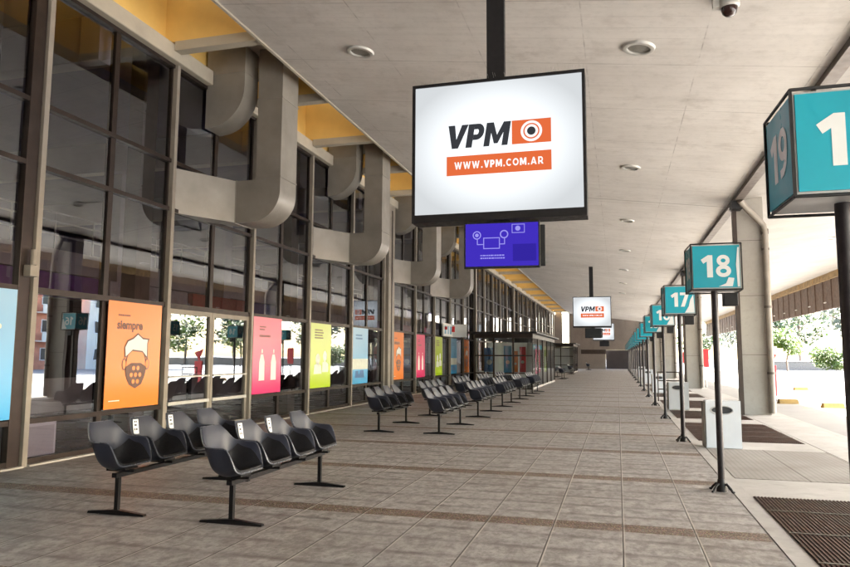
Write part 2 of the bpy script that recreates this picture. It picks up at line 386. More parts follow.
def printm(name, c0, c1, z0, z1, rough=.25):
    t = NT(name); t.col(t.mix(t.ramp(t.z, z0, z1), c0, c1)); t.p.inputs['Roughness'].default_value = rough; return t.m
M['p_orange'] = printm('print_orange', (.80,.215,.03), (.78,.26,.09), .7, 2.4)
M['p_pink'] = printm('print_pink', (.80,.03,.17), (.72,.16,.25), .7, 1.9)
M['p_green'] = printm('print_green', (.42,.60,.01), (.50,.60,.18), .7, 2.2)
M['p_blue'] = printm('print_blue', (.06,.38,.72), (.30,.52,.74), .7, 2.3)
M['p_dark'] = simple('print_ink', (.14,.07,.05), .4, 0, .1)
M['p_white'] = simple('print_white', (.80,.78,.74), .4, 0, .03)
M['p_pale'] = simple('print_pale', (.66,.70,.62), .4, 0, .1)
M['p_navy'] = simple('print_navy', (.03,.14,.35), .4, 0, .1)

# ------------------------------------------------------------------ setting
FX = -8.0            # facade plane
Y0, Y1 = -20.0, 92.0
g = MB().box(-26, 1.24, Y0-20, Y1+14, -.3, 0).build('paved_platform', M['paving']); tag(g, kind='structure')
k = MB().box(1.245, 1.40, Y0-20, Y1, -.3, .004).build('kerb_strip', M['kerb']); tag(k, kind='structure')
a = MB().box(1.402, 3.28, Y0-20, Y1, -.3, -.001).build('apron', M['apron']); tag(a, kind='structure')
a = MB().box(3.292, 4.18, Y0-20, Y1, -.3, .001).build('platform_edge', M['apron']); tag(a, kind='structure')
a = MB().box(4.19, 4.34, Y0-20, Y1, -.3, -.002).build('outer_kerb', M['kerb']); tag(a, kind='structure')
y = MB().add([(-400,-300,-.15),(500,-300,-.15),(500,600,-.15),(-400,600,-.15)], [(0,1,2,3)]).build('bus_yard', M['yard']); tag(y, kind='structure')
# painted bay lines
ml = MB()
for k_ in range(12):
    yy = 12 + k_*7.2
    ml.prism([(6.0, yy), (13.5, yy+6), (13.65, yy+5.9), (6.15, yy-.12)], ((1,0,0),(0,1,0),(0,0,1)), (0,0,0), -.147, -.144)
ml.build('painted_bay_lines', M['yline']); tag(bpy.data.objects['painted_bay_lines'], kind='structure')

# ribbed ramps and grates between the bay posts
def patch(y0, y1, name='ribbed_ramp'):
    o = MB().box(1.42, 3.26, y0, y1, -.05, .005).build(name, M['ribbed']); tag(o, kind='structure')
patch(9.85, 12.9); patch(-2, .5)
def grate(y0, y1, label):
    r = thing('floor_grate', label, 'grate', (1.42, y0, 0), 'brown floor grates beside the kerb')
    L = y1-y0
    MB().box(0, 1.80, 0, L, -.02, .003).build('tray', M['grate_dark'], r)
    b = MB(); n = 50
    for i in range(n):
        x = .01 + i*(1.78/n); b.box(x, x+.016, .01, L-.01, .004, .012)
    b.build('slats', M['grate_bar'], r)
    q = .93
    while q < L-.3: MB().box(0, 1.8, q-.012, q+.012, .013, .018).build('cross_strip', M['grate_edge'], r); q += .93
for y0, y1, lb in [(3.2, 8.62, 'large brown slatted floor grate in front, beside the nearest kerb corner'),
    (14.05, 17.75, 'brown floor grate just beyond the nearest white bin'),
    (19.0, 21.6, 'brown floor grate beside the foot of the nearest concrete pier'),
    (22.9, 26.6, 'brown floor grate just beyond the second white bin'),
    (28.9, 31.6, 'brown floor grate between the posts reading 14 and 13'),
    (33.8, 36.4, 'brown floor grate between the posts reading 13 and 12'),
    (38.8, 41.4, 'brown floor grate between the posts reading 12 and 11')]:
    grate(y0, y1, lb)

# ------------------------------------------------------------------ canopy (ceiling slab, gutter, piers, fascia)
XB, ZB, SL, XE = 3.3, 5.95, .128, -6.0
def cz(x): return ZB + SL*(XB-x) if x <= XB else ZB + (x-XB)*.098
can = thing('station_canopy', 'long concrete butterfly canopy over the platform, with gutter beam, piers and brown fascia', 'canopy', (0,0,0))
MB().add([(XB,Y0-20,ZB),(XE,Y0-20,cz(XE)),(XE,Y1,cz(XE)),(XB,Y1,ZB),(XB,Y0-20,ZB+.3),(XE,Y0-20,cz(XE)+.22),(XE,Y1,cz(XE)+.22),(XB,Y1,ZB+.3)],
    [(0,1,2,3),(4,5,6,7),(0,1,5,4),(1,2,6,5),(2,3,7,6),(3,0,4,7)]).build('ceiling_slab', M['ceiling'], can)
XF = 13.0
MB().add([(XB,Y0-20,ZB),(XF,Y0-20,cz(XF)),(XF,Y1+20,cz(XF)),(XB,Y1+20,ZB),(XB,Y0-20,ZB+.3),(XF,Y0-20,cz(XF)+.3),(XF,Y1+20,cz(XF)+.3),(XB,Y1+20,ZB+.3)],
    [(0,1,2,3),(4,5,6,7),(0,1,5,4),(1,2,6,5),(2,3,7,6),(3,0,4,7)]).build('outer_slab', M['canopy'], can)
MB().box(XE-.055, XE-.003, Y0-20, Y1, cz(XE)-.03, cz(XE)+.2).build('slab_edge', M['coffer_lite'], can)
MB().box(XB-.11, XB+.11, Y0-20, Y1, ZB-.10, ZB+.14, 0).build('gutter_beam', M['gutter'], can)
# fascia
zt = cz(XF)
f = MB(); 
yy = Y0-20
while yy < Y1+20:
    f.box(XF+.002, XF+.06, yy, yy+1.86, 4.62, zt-.42)
    f.box(XF-.04, XF+.002, yy+1.80, yy+1.92, 4.66, zt-.42); yy += 1.88
f.build('fascia', M['fascia'], can)
s_ = MB(); yy = Y0-20
while yy < Y1+20:
    s_.box(XF-.12+random.uniform(-.02,.02), XF+.05, yy, yy+1.82, zt-.42, zt-.02); yy += 1.88
s_.build('fascia_strip', M['tan_strip'], can)
s2 = MB(); yy = 30.6
while yy < Y1:
    s2.box(XF-.10, XF-.045, yy, yy+.42, 5.05, 5.12); yy += 3.76
s2.build('fascia_clip', M['metal_ring'], can)
for i, py in enumerate((-11.5, 4.6-.3, 20.8, 37.0, 53.2, 69.4, 85.6)):
    if i == 1: py = 4.4
    pm = MB()
    pm.box(3.3, 4.0, py, py+.55, -.1, cz(4.0)-.0, .012)
    p = pm.build('pier', M['pier'], can)
    dj = MB()
    for zz in (1.62, 3.25, 4.8): dj.box(3.297, 4.003, py-.003, py+.553, zz, zz+.012)
    dj.build('pour_joint', M['gutter'], p)
    MB().tube([(XB+.02, py-.6, ZB-.12), (XB+.15, py-.45, ZB-.25), (3.95, py-.17, ZB-.75), (4.0, py-.12, ZB-.95), (4.0, py-.1, .05)], .085, 14).build('drainpipe', M['beige'], can, smooth=True)
    cl = MB()
    for zz in (1.1, 2.9, 4.5): cl.cyl((4.0, py-.1, zz), (4.0, py-.1, zz+.06), .10, 14)
    cl.cyl((4.0, py-.1, ZB-1.0), (4.0, py-.1, ZB-.86), .10, 14)
    cl.build('pipe_clamp', M['gutter'], can)
    MB().box(3.18, 3.285, py-.16, py+.02, -.1, ZB-.1).build('brown_post', M['brown_post'], can)
    MB().box(3.12, 3.40, py-.5, py-.1, ZB-.32, ZB-.105).build('gutter_outlet', M['black'], can)

# ------------------------------------------------------------------ terminal building
YB = Y0-20
T = thing('terminal_building', 'glazed bus terminal facade of tall beige mullions and tinted panes along the platform', 'building', (0,0,0))
ZF = 7.0
bays = [1.78, 4.83, 7.86, 10.88, 13.90, 16.93, 20.0, 23.05]
yy = 24.0
bays2 = []
while yy < 92: bays2.append(round(yy,3)); yy += 3.03
bays_all = bays + bays2
sets = [(bays_all[i], bays_all[i+1]) for i in range(len(bays_all)-1)]
mull_label = None
for i, yb in enumerate(bays_all):
    w = .05
    MB().box(FX+.0, FX+.11, yb-w*.9, yb+w*.9, .0, ZF, .006).build('mullion', M['beige'], T)
MB().box(FX-.05, FX+.07, 7.60, 7.80, 0, ZF, .008).build('facade_pillar', M['brown'], T)
MB().box(FX-.6, FX-.3, 7.0, 7.4, 0, ZF).build('hall_column', M['brown_post'], T)
c = MB().box(FX-.05, FX+.20, 23.18, 23.86, 0, ZF, .008).build('facade_pillar', M['beige'], T)
MB().box(FX+.202, FX+.215, 23.48, 23.56, 0, ZF-.2).build('channel', M['brown'], c)
for i in range(3):                              # taller pillars repeat down the facade
    yb = 39.15 + i*15.15
    MB().box(FX+.142, FX+.20, yb-.16, yb+.16, 0, ZF, .008).build('facade_pillar', M['beige'], T)
jb = MB().box(FX+.075, FX+.20, 7.66, 7.79, 2.62, 2.78, .008); jb.cyl((FX+.16, 7.74, 2.785), (FX+.16, 7.74, 3.0), .04)
jb.build('junction_box', M['beige'], T)
cut = {}
for j, (a, b) in enumerate(sets):
    if b < 4: continue
    far = a > 40
    door = abs(a-10.88) < .1
    wroot = MB()
    fr = wroot
    ya, yb_ = a+.052, b-.052
    if b-a < 1.2:
        continue
    lev = [0.06, .61, 2.45, 4.24, 5.15, ZF-.03]
    if door: lev = [2.45, 4.24, 5.15, ZF-.03]
    for z in lev:
        t_ = .035 if z not in (2.45,) else .045
        fr.box(FX-.06, FX+.06, ya, yb_, z-t_, z+t_)
    mid = (a+b)/2 - .03
    for z0, z1 in zip(lev[:-1], lev[1:]):
        fr.box(FX-.08, FX+.02, mid-.055, mid+.055, z0+.036, z1-.036)
        for e in (ya+.02, yb_-.02):
            fr.box(FX-.05, FX+.02, e-.02, e+.02, z0+.036, z1-.036)
    if door:
        pass
    fo = fr.build('window', M['brown'], T)
    zlo = 2.49 if door else .1
    MB().add([(FX-.01, ya, zlo), (FX-.01, yb_, zlo), (FX-.01, yb_, ZF-.05), (FX-.01, ya, ZF-.05)], [(0,1,2,3)]).build('pane', M['glass'], fo)
    if door:
        d0, d1 = ya+.01, yb_-.01
        leafw = (d1-d0)/2
        for q in range(2):
            u0 = d0+q*leafw+.006; u1 = u0+leafw-.012
            dm = MB()
            dm.box(FX-.02, FX+.05, u0, u0+.08, .02, 2.40); dm.box(FX-.02, FX+.05, u1-.08, u1, .02, 2.40)
            dm.box(FX-.02, FX+.05, u0+.08, u1-.08, 2.31, 2.40); dm.box(FX-.02, FX+.05, u0+.08, u1-.08, .02, .16)
            dr = dm.build('door', M['gutter'] if False else M['beige'], T)
            MB().add([(FX+.01,u0+.08,.16),(FX+.01,u1-.08,.16),(FX+.01,u1-.08,2.31),(FX+.01,u0+.08,2.31)], [(0,1,2,3)]).build('pane', M['glass'], dr)
            hb = MB(); hb.box(FX+.052, FX+.085, u0+.06, u1-.06, 1.12, 1.15); hb.box(FX+.052, FX+.085, u0+.06, u1-.06, .62, .68)
            hb.build('push_bar', M['metal_ring'], dr)
    MB().box(FX+.005, FX+.15, ya, yb_, -.01, .024 if not door else .01).build('sill', M['kerb'], T)
MB().box(FX-.05, FX+.05, YB, 1.72, 0, ZF+.3).build('solid_wall', M['int_wall'], T)
# facade head beam with gaps where the upper ducts go in
ducts_y = [12.18 + 6.17*k for k in range(4)]
segs = []; cur = 0.0
for dy in ducts_y:
    segs.append((cur, dy-.30)); cur = dy+.45
segs.append((cur, Y1))
for s0, s1 in segs:
    m = MB(); prof = [(FX-.02, ZF+.0), (FX+.20, ZF+.0), (FX+.20, ZF+.28), (FX-.02, ZF+.28)]
    m.box(FX-.02, FX+.20, s0, s1, ZF+.0, ZF+.30, .02)
    m.build('head_beam', M['coffer_lite'], T)
# yellow coffers over the gap
ZC = 8.9
MB().box(FX-.2, FX-.022, YB, Y1, ZF+.31, ZC).build('coffer_wall', M['yellow'], T)
MB().box(XE-.0, XE+.12, YB, Y1, cz(XE)+.23, ZC).build('coffer_wall', M['yellow'], T)
yb = 10.6 - 3.02*13; n = 0
while yb < Y1:
    o = MB().box(FX-.02, XE-.06, yb, yb+.16, ZF+.34, ZC).build('coffer_baffle', M['yellow'], T)
    MB().box(FX+.205, XE-.06, yb-.02, yb+.18, ZF+.16, ZF+.338).build('baffle_foot', M['coffer_lite'] if n < 21 or n % 2 else M['yellow'], o)
    if n in (13, 15, 17, 19): MB().box(FX+.21, XE-.06, yb+.163, yb+3.017, ZF+.78, ZF+.82).build('soffit_panel', M['pier'], T)
    n += 1
    yb += 3.02
t = NT('skylight_sheet'); t.n.remove(t.p); tr = t.n.new('ShaderNodeBsdfTranslucent'); tr.inputs[0].default_value = (.20,.192,.172,1); t.l.new(tr.outputs[0], t.out.inputs[0]); M['skylight'] = t.m
MB().box(FX-.2, XE+.12, YB, Y1, ZC+.003, ZC+.02).build('skylight', M['skylight'], T)
# building body
MB().box(-26, FX-.22, YB, Y1, ZF+.25, ZF+.5).build('hall_ceiling', M['int_ceiling'], T)
MB().box(-26.3, -26, YB, Y1, 0, 9).build('back_wall', M['int_wall'], T)
MB().box(-26, XB, YB-.3, YB, 0, 9).build('end_wall', M['int_wall'], T)  # unseen; the stretch across the platform is added to block light from behind
MB().box(-25.9, FX-.3, YB+.1, Y1-.1, .001, .012).build('hall_floor', M['int_floor'], T)
# mezzanine and its railing, hall columns and beams
MB().box(-26, -15.5, YB, Y1, 3.9, 4.55).build('mezzanine', M['int_white'], T)
rl = MB()
for z in (4.95, 5.35, 5.6): rl.box(-15.53, -15.49, 0, Y1, z-.02, z+.02)
yy = 1
while yy < Y1: rl.box(-15.53, -15.49, yy-.02, yy+.02, 4.55, 5.6); yy += 1.5
rl.build('mezzanine_railing', M['int_white'], T)
for i in range(14):
    yc = 6.6 + i*6.05
    MB().box(FX-.55, FX-.25, yc+3.78, yc+4.18, 0, ZF+.25).build('hall_column', M['brown_post'], T)
    MB().box(-22, FX-.25, yc+2.6, yc+2.9, ZF-.55, ZF+.248).build('ceiling_beam', M['int_white'], T)
    MB().box(-15.4, -14.9, yc-.8, yc-.3, 0, ZF+.25).build('hall_column', M['int_white'], T)
MB().box(FX-.9, FX-.25, 4.9, 6.9, 0, ZF+.2).build('hall_partition', M['int_white'], T)
cb_ = thing('hall_box', 'low pale box standing behind the glass, under the street reflection at the left', 'cabinet', (-8.75, 8.15, .012))
MB().box(0, .5, 0, .62, 0, .54, .01).build('cabinet', M['white'], cb_); MB().box(.502, .51, .05, .57, .06, .48).build('door', M['panel_grey'], cb_)  # added box giving the pale shape low in the first pane
# shop fronts inside the hall
shopc = [(.45,.46,.47), (.18,.05,.28), (.50,.50,.48), (.45,.05,.03), (.05,.07,.28), (.40,.38,.30)]
sm = [simple('shop_board', c, .5) for c in shopc]
for i in range(16):
    y0 = 9 + i*4.2
    MB().box(-14.9, -14.7, y0, y0+3.9, 3.1, 3.75, .01).build('shop_board', sm[i % 6], T)
    MB().box(-14.9, -14.75, y0, y0+3.9, .9, 3.05).build('shop_front', M['int_dark'], T)
    MB().box(-14.74, -14.6, y0, y0+3.9, .0, .9).build('shop_counter', M['int_white'], T)

# ------------------------------------------------------------------ far wall of the platform
W = thing('end_wall', 'brown wall closing the far end of the platform, with tall bright window and dark doorway', 'wall', (0, Y1, 0))
wm = MB()
wm.box(-6.0, 4.4, 0, .3, 2.4, 7.6); wm.box(-4.6, -1.5, 0, .3, 0, 2.4); wm.box(-1.5, 4.4, .9, 1.0, 0, 2.4)
wm.box(-8, -7.0, 0, .3, 0, 7.6); wm.box(-7.0, -6.0, 0, .3, 0, 2.4); wm.box(-6.0, -4.6, 0, .3, 0, 2.4)
wm.build('wall', M['wall_tan'], W)
MB().add([(-1.5,.85,0),(4.4,.85,0),(4.4,.85,2.4),(-1.5,.85,2.4)], [(0,1,2,3)]).build('dark_doorway', M['int_dark'], W)
MB().box(-4.6, -1.48, -.06, -.003, 1.9, 2.45).build('wall_band', M['brown_post'], W)
wf = MB()
for x in (-7.0, -6.53, -6.06): wf.box(x, x+.06, -.05, .0, 2.4, 7.2)
for z in (2.4, 4.2, 5.8, 7.1): wf.box(-7.0, -6.0, -.045, -.001, z, z+.06)
wf.build('window_frame', M['brown'], W)

# ------------------------------------------------------------------ air ducts
def sweep_L(mb, yy0, yy1, x_in, x_out, ztop, zbot, xend, rad, n=10):
    """duct dropping at x_in..x_out from ztop and bending towards -X, running to xend at depth zbot..zin"""
    d = x_out - x_in
    outer = [(x_out, ztop)]; inner = [(x_in, ztop)]
    cx, czz = x_in-rad, zbot+d+rad
    for i in range(n+1):
        th = math.pi/2*i/n
        outer.append((cx+(rad+d)*math.cos(th), czz-(rad+d)*math.sin(th)))
        inner.append((cx+rad*math.cos(th), czz-rad*math.sin(th)))
    outer.append((xend, zbot)); inner.append((xend, zbot+d))
    k = len(outer); vs = []
    for y in (yy0, yy1):
        vs += [(x, y, z) for x, z in outer] + [(x, y, z) for x, z in inner]
    fs = []
    for i in range(k-1):
        fs.append((i, i+1, k+i+1, k+i)); fs.append((2*k+i, 2*k+i+1, 3*k+i+1, 3*k+i))
        fs.append((i, i+1, 2*k+i+1, 2*k+i)); fs.append((k+i, k+i+1, 3*k+i+1, 3*k+i))
    fs += [(0, k, 3*k, 2*k), (k-1, 2*k-1, 4*k-1, 3*k-1)]
    mb.add(vs, fs)
ordn = ['nearest', 'second', 'third', 'farthest']
def low_duct(loc, label):
    r = thing('air_duct', label, 'duct', loc, 'rectangular air ducts bending down from the roof')
    # local: y=0 is the near face; x = 0 outer face
    m = MB(); d = .54; W_ = .70
    # vertical with rounded outer elbow and square inner corner
    outer = [(0, 1.95)]; rad = .62; zb = -1.9
    for i in range(13):
        th = math.pi/2*i/12; outer.append((-rad+rad*math.cos(th), zb+rad-rad*math.sin(th)))
    outer.append((-.98, zb)); poly = outer + [(-.98, zb+.86), (-d, zb+.86), (-d, 1.95)]
    m.prism(poly, ((1,0,0),(0,0,1),(0,1,0)), (0,0,0), 0, W_)
    m.build('elbow', M['duct'], r, smooth=True)
    # oblique run into the facade
    a0 = Vector((-.98, 0, 0)); a1 = Vector((-.98, W_, 0)); b0 = Vector((-1.585, -1.16, 0)); b1 = Vector((-1.585, -.30, 0))
    vs = [v + Vector((0,0,z)) for z in (zb+.003, zb+.857) for v in (a0, a1, b1, b0)]
    MB().add(vs, [(0,1,2,3),(4,5,6,7),(0,1,5,4),(1,2,6,5),(2,3,7,6),(3,0,4,7)]).build('facade_run', M['duct'], r)
    for z in (-1.02, .62): MB().box(-d-.012, .012, -.012, W_+.012, z, z+.03).build('flange', M['duct'], r)
    MB().box(-1.0, -.975, -.012, W_+.012, zb-.012, zb+.872).build('flange', M['duct'], r)
    return r
def high_duct(loc, label):
    r = thing('air_duct', label, 'duct', loc, 'rectangular air ducts bending down from the roof')
    m = MB(); sweep = []; d = .83; W_ = .52; rad = .80; zb = 0
    outer = [(0, 2.3)]
    for i in range(13):
        th = math.pi/2*i/12; outer.append((-rad+rad*math.cos(th), zb+rad-rad*math.sin(th)))
    outer.append((-.87, zb)); poly = outer + [(-.87, 2.3)]
    m.prism(poly, ((1,0,0),(0,0,1),(0,1,0)), (0,0,0), 0, W_); m.build('elbow', M['duct'], r, smooth=True)
    f = MB(); f.box(-.84, .012, -.012, W_+.012, 1.10, 1.13); f.build('flange', M['duct'], r)
for i, dy in enumerate(ducts_y):
    low_duct((-6.4, dy, 6.1), f'beige square-section air duct bending low into the glass front, {ordn[i]} of the four low ones')
    high_duct((-7.10, dy-.28, 6.12), f'beige rounded air duct entering high on the facade, {ordn[i]} of the four high ones')

# ------------------------------------------------------------------ benches
def lerp_prof(arr, t):
    n = len(arr)-1; i = min(int(t*n), n-1); f = t*n-i
    p0, p1, p2, p3 = arr[max(i-1,0)], arr[i], arr[i+1], arr[min(i+2,n)]
    return .5*((2*p1)+(-p0+p2)*f+(2*p0-5*p1+4*p2-p3)*f*f+(-p0+3*p1-3*p2+p3)*f**3)
PX = [-.30,-.275,-.25,-.22,-.18,-.08,.03,.12,.175]
PZ = [.87,.80,.70,.58,.47,.42,.43,.46,.475]
PW = [.150,.205,.255,.280,.280,.275,.265,.240,.195]
PR = [0,.01,.025,.125,.23,.27,.17,.04,0]
PF = [0,.02,.06,.10,.15,.13,.07,.015,-.01]
def shell_pt(u, v, off=0.):
    x, z, w, r, fw = [lerp_prof(A, v) for A in (PX, PZ, PW, PR, PF)]
    e = abs(u)**3.4
    return Vector((x+fw*e, u*w, z+r*e))
def grid(u0, u1, v0, v1, nu, nv, off):
    pts = {}
    for j in range(nv+1):
        for i in range(nu+1):
            u = u0+(u1-u0)*i/nu; v = v0+(v1-v0)*j/nv
            p = shell_pt(u, v)
            du = shell_pt(min(u+.02,1), v)-shell_pt(max(u-.02,-1), v); dv = shell_pt(u, min(v+.02,1))-shell_pt(u, max(v-.02,0))
            n = dv.cross(du)
            n = n.normalized() if n.length > 1e-9 else Vector((0,0,1))
            if n.z < 0 and v > .3: n = -n
            pts[i,j] = (p, n)
    return pts
def slabmesh(u0, u1, v0, v1, nu, nv, o0, o1):
    g_ = grid(u0, u1, v0, v1, nu, nv, 0); m = MB(); K_ = (nu+1)*(nv+1); vs = []
    for o_ in (o0, o1):
        for j in range(nv+1):
            for i in range(nu+1): p, n = g_[i,j]; vs.append(p+n*o_)
    fs = []; idx = lambda i,j,l: l*K_+j*(nu+1)+i
    for j in range(nv):
        for i in range(nu):
            fs.append((idx(i,j,0), idx(i+1,j,0), idx(i+1,j+1,0), idx(i,j+1,0))); fs.append((idx(i,j,1), idx(i,j+1,1), idx(i+1,j+1,1), idx(i+1,j,1)))
    for j in range(nv):
        for i in (0, nu): fs.append((idx(i,j,0), idx(i,j+1,0), idx(i,j+1,1), idx(i,j,1)))
    for i in range(nu):
        for j in (0, nv): fs.append((idx(i,j,0), idx(i+1,j,0), idx(i+1,j,1), idx(i,j,1)))
    return m.add(vs, fs)
# orientation check: which way is 'inside' (up/forward)
_g = grid(-1,1,0,1,4,4,0); SGN = 1 if _g[2,3][1].z > 0 else -1
SP = .605
def notice_marks(so, yc):
    mk_ = MB()
    for (u0, u1, v0, v1) in ((-.72,-.60,.075,.10),(-.55,-.47,.075,.10),(-.70,-.50,.125,.15),(-.72,-.62,.18,.205),(-.56,-.44,.18,.205)):
        g_ = slabmesh(u0, u1, v0, v1, 2, 2, .0152*SGN, .0160*SGN); mk_.add([(x, y_+yc, z) for x, y_, z in g_.v], g_.f)
    mk_.build('notice_print', M['ink'], so)
def make_bench(label, notices=()):
    r = thing('waiting_bench', label, 'bench', (0,0,0), 'benches of four black shell seats on a shared beam')
    bm_ = MB().box(-.03, .03, -.06, 2.04, .355, .40, .004); bm_.build('beam', M['steel_dark'], r)
    for ly in (0, 1.96):
        l = MB().box(-.02, .02, ly-.02, ly+.02, .035, .354).build('leg', M['steel_dark'], r)
        fm = MB(); fm.add([(-.32,ly-.03,.0),(.32,ly-.03,0),(.32,ly+.03,0),(-.32,ly+.03,0),(-.32,ly-.02,.018),(-.03,ly-.025,.045),(.03,ly-.025,.045),(.32,ly-.02,.018),(.32,ly+.02,.018),(.03,ly+.025,.045),(-.03,ly+.025,.045),(-.32,ly+.02,.018)],
            [(0,1,2,3),(0,1,7,6,5,4),(2,3,11,10,9,8),(4,5,10,11),(5,6,9,10),(6,7,8,9),(0,4,11,3),(1,2,8,7)])
        fm.build('foot', M['steel_dark'], l)
        gl = MB()
        for sx in (-.29, .29): gl.cyl((sx, ly, -.0), (sx, ly, .012), .024, 10)
        gl.build('glide', M['metal_ring'], l)
    for q in range(4):
        yc = -.0 + q*SP + .06
        s0 = slabmesh(-1, 1, 0, 1, 22, 26, 0, .012*SGN)
        s0.v = [(x, y_+yc, z) for x, y_, z in s0.v]
        so = s0.build('seat', M['shell'], r, smooth=True)
        p0 = slabmesh(-.93, .93, .37, .95, 18, 14, .013*SGN, .030*SGN); p0.v = [(x, y_+yc, z) for x, y_, z in p0.v]
        p0.build('seat_pad', M['pad'], so, smooth=True)
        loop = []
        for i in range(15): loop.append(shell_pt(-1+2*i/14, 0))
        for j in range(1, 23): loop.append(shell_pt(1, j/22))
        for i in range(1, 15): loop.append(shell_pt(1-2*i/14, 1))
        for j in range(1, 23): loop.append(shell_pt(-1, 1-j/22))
        rm = MB(); rm.tube([p+Vector((0,yc,.004)) for p in loop], .0065, 6); rm.build('edge_sheen', M['rim_sheen'], so, smooth=True)  # grey tube painting the reflection along the shell edge
        br = MB().box(-.17, .15, yc-.03, yc+.03, .402, .425); br.box(-.10, .10, yc-.09, yc+.09, .426, .446)
        br.build('seat_bracket', M['steel_dark'], so)
        if q in notices:
            st_ = slabmesh(-.84, -.34, .05, .25, 3, 4, .013*SGN, .0150*SGN); st_.v = [(x, y_+yc, z) for x, y_, z in st_.v]
            sk = st_.build('notice', M['sticker'], so)
            notice_marks(so, yc)
    return r
front_y = [5.84, 13.55, 17.55, 21.42, 25.35, 29.2]
bA = make_bench('black four-seat bench in the front row, nearest the camera, with notices on its middle backrests', (1,2))
bA.location = (-3.47, front_y[0], 0)
bB = make_bench('black four-seat bench in the back row, nearest the camera, beside the orange poster')
bB.location = (-4.74, 5.86, 0)
# back row nearest bench also carries notices
for q in (1, 2):
    seats = [c for c in bB.children if c.name.startswith('seat')]
    yc = q*SP+.06
    st_ = slabmesh(-.84, -.34, .05, .25, 3, 4, .013*SGN, .0150*SGN); st_.v = [(x, y_+yc, z) for x, y_, z in st_.v]
    st_.build('notice', M['sticker'], seats[q]); notice_marks(seats[q], yc)
bC = make_bench('black four-seat bench in the front row, second from the camera')
bC.location = (-3.47, front_y[1], 0)
words = ['third', 'fourth', 'fifth', 'sixth']
for i, yb in enumerate(front_y[2:]):
    c = dup(bC, loc=(-3.47, yb, 0), label=f'black four-seat bench in the front row, {words[i]} from the camera')
for i, yb in enumerate(front_y[1:]):
    c = dup(bC, loc=(-4.74, yb, 0), label=f'black four-seat bench in the back row by the glass, {(["second"]+words)[i]} from the camera')
_jr = random.Random(5)
for o in [q for q in list(COL.objects) if q.get('category') == 'bench' and q.location.y > 10]:
    o.rotation_euler = (0, 0, R(_jr.uniform(-.7, .7)))
for yb, xb_, lb in ((48.8, -3.75, 'black four-seat bench standing past the end of the glass kiosk'), (53.2, -4.6, 'black four-seat bench farther beyond the kiosk, close to the facade'),
                    (63.0, -4.1, 'black four-seat bench in front of the second, farther kiosk'), (84.0, -3.4, 'farthest black four-seat bench, alone near the end wall')):
    dup(bC, loc=(xb_, yb, 0), label=lb)

# ------------------------------------------------------------------ bay posts with teal number boxes
def bay_post(num, yy):
    lb = f'black post with a teal box sign reading {num}' + (', nearest and cut by the picture edge' if num == 19 else '')
    r = thing('bay_sign_post', lb, 'sign post', (1.13, yy, 0), 'numbered teal bay signs along the kerb')
    m = MB().cyl((0,0,.03), (0,0,2.34), .038, 16); m.build('pole', M['pole'], r, smooth=True)
    b = MB(); b.lathe([(.0,.14),(.042,.14),(.05,.10),(.06,.06),(.06,.0)], n=14)
    for k_ in range(4):
        th = math.pi/4+k_*math.pi/2; c_, s_ = math.cos(th), math.sin(th)
        b.tube([(.03*c_,.03*s_,.085),(.075*c_,.075*s_,.082),(.12*c_,.12*s_,.045),(.145*c_,.145*s_,.012),(.165*c_,.165*s_,.01)], .014, 6)
    b.build('base_foot', M['black'], r, smooth=True)
    x0, x1, y0, y1, z0, z1 = -.275, .275, -.25, .25, 2.335, 2.875
    BW = .018; yb_ = y1+.02                       # the side faces splay outwards towards the back
    def plan(i, z0_, z1_, m_): return m_.prism([(x0+i, y0+i), (x1-i, y0+i), (x1+BW-i, yb_-i), (x0-BW+i, yb_-i)], ((1,0,0),(0,1,0),(0,0,1)), (0,0,0), z0_, z1_)
    box = plan(.012, z0+.012, z1-.012, MB()).build('sign_box', M['panel_grey'], r)
    fr = MB(); e = .014
    cor = [(x0,y0),(x1,y0),(x1+BW,yb_),(x0-BW,yb_)]
    for (xa, ya) in cor: fr.box(xa-e/2, xa+e/2, ya-e/2, ya+e/2, z0, z1)
    for z in (z0, z1):
        for q in range(4):
            p_, q_ = Vector((*cor[q], z)), Vector((*cor[(q+1)%4], z)); fr.cyl(p_, q_, e*.62, 6)
    fr.build('frame', M['black'], box)
    sa = Vector((BW, y0-yb_, 0)); sl_ = sa.length; sa.normalize(); sn = Vector((sa.y, -sa.x, 0))
    if sn.x > 0: sn = -sn
    sc0 = Vector((x0-BW/2, (y0+yb_)/2, 0)); SB = (tuple(sa), (0,0,1), tuple(sn))
    pn = MB().box(x0+.020, x1-.020, y0+.004, y0+.0115, z0+.024, z1-.024).build('face_panel', M['teal'], r)
    ps = MB().prism(rect(-sl_/2+.022, z0+.024, sl_/2-.022, z1-.024), SB, sc0, -.010, -.002).build('side_panel', M['teal'], r)
    zc = (z0+z1)/2
    glyphs(str(num), .262, FACE_S, (-.005, y0+.004, zc+.005), .0006, M['digit'], 'number', pn)
    glyphs(str(num), .262, SB, sc0+Vector((0,0,zc+.005)), -.0015, M['digit'], 'number', ps)
    if num in (18, 17, 16, 15):
        rr = random.Random(num); pl = MB()
        if num == 18: poly = [(.02,-.235),(.10,-.20),(.13,-.13),(.19,-.14),(.17,-.235)]; poly2 = [(.225,-.24),(.25,-.24),(.25,.22),(.235,.22),(.215,.02)]
        else: poly = [(.08,-.24),(.15,-.12),(.18,.0),(.235,.10),(.25,-.24)]; poly2 = [(.235,.11),(.25,.11),(.25,.24),(.24,.24)]
        for q in (poly, poly2): pl.prism(q, FACE_S, (0, y0+.004, zc), .003, .0045)
        pl.build('peeling_patch', M['digit'], pn)
    sp = MB().box(.10, .26, -.02, .12, 2.16, 2.318, .008).build('speaker_box', M['black'], r)
    return r
names_y = [(19-k_, 3.93+4.93*k_) for k_ in range(17)]
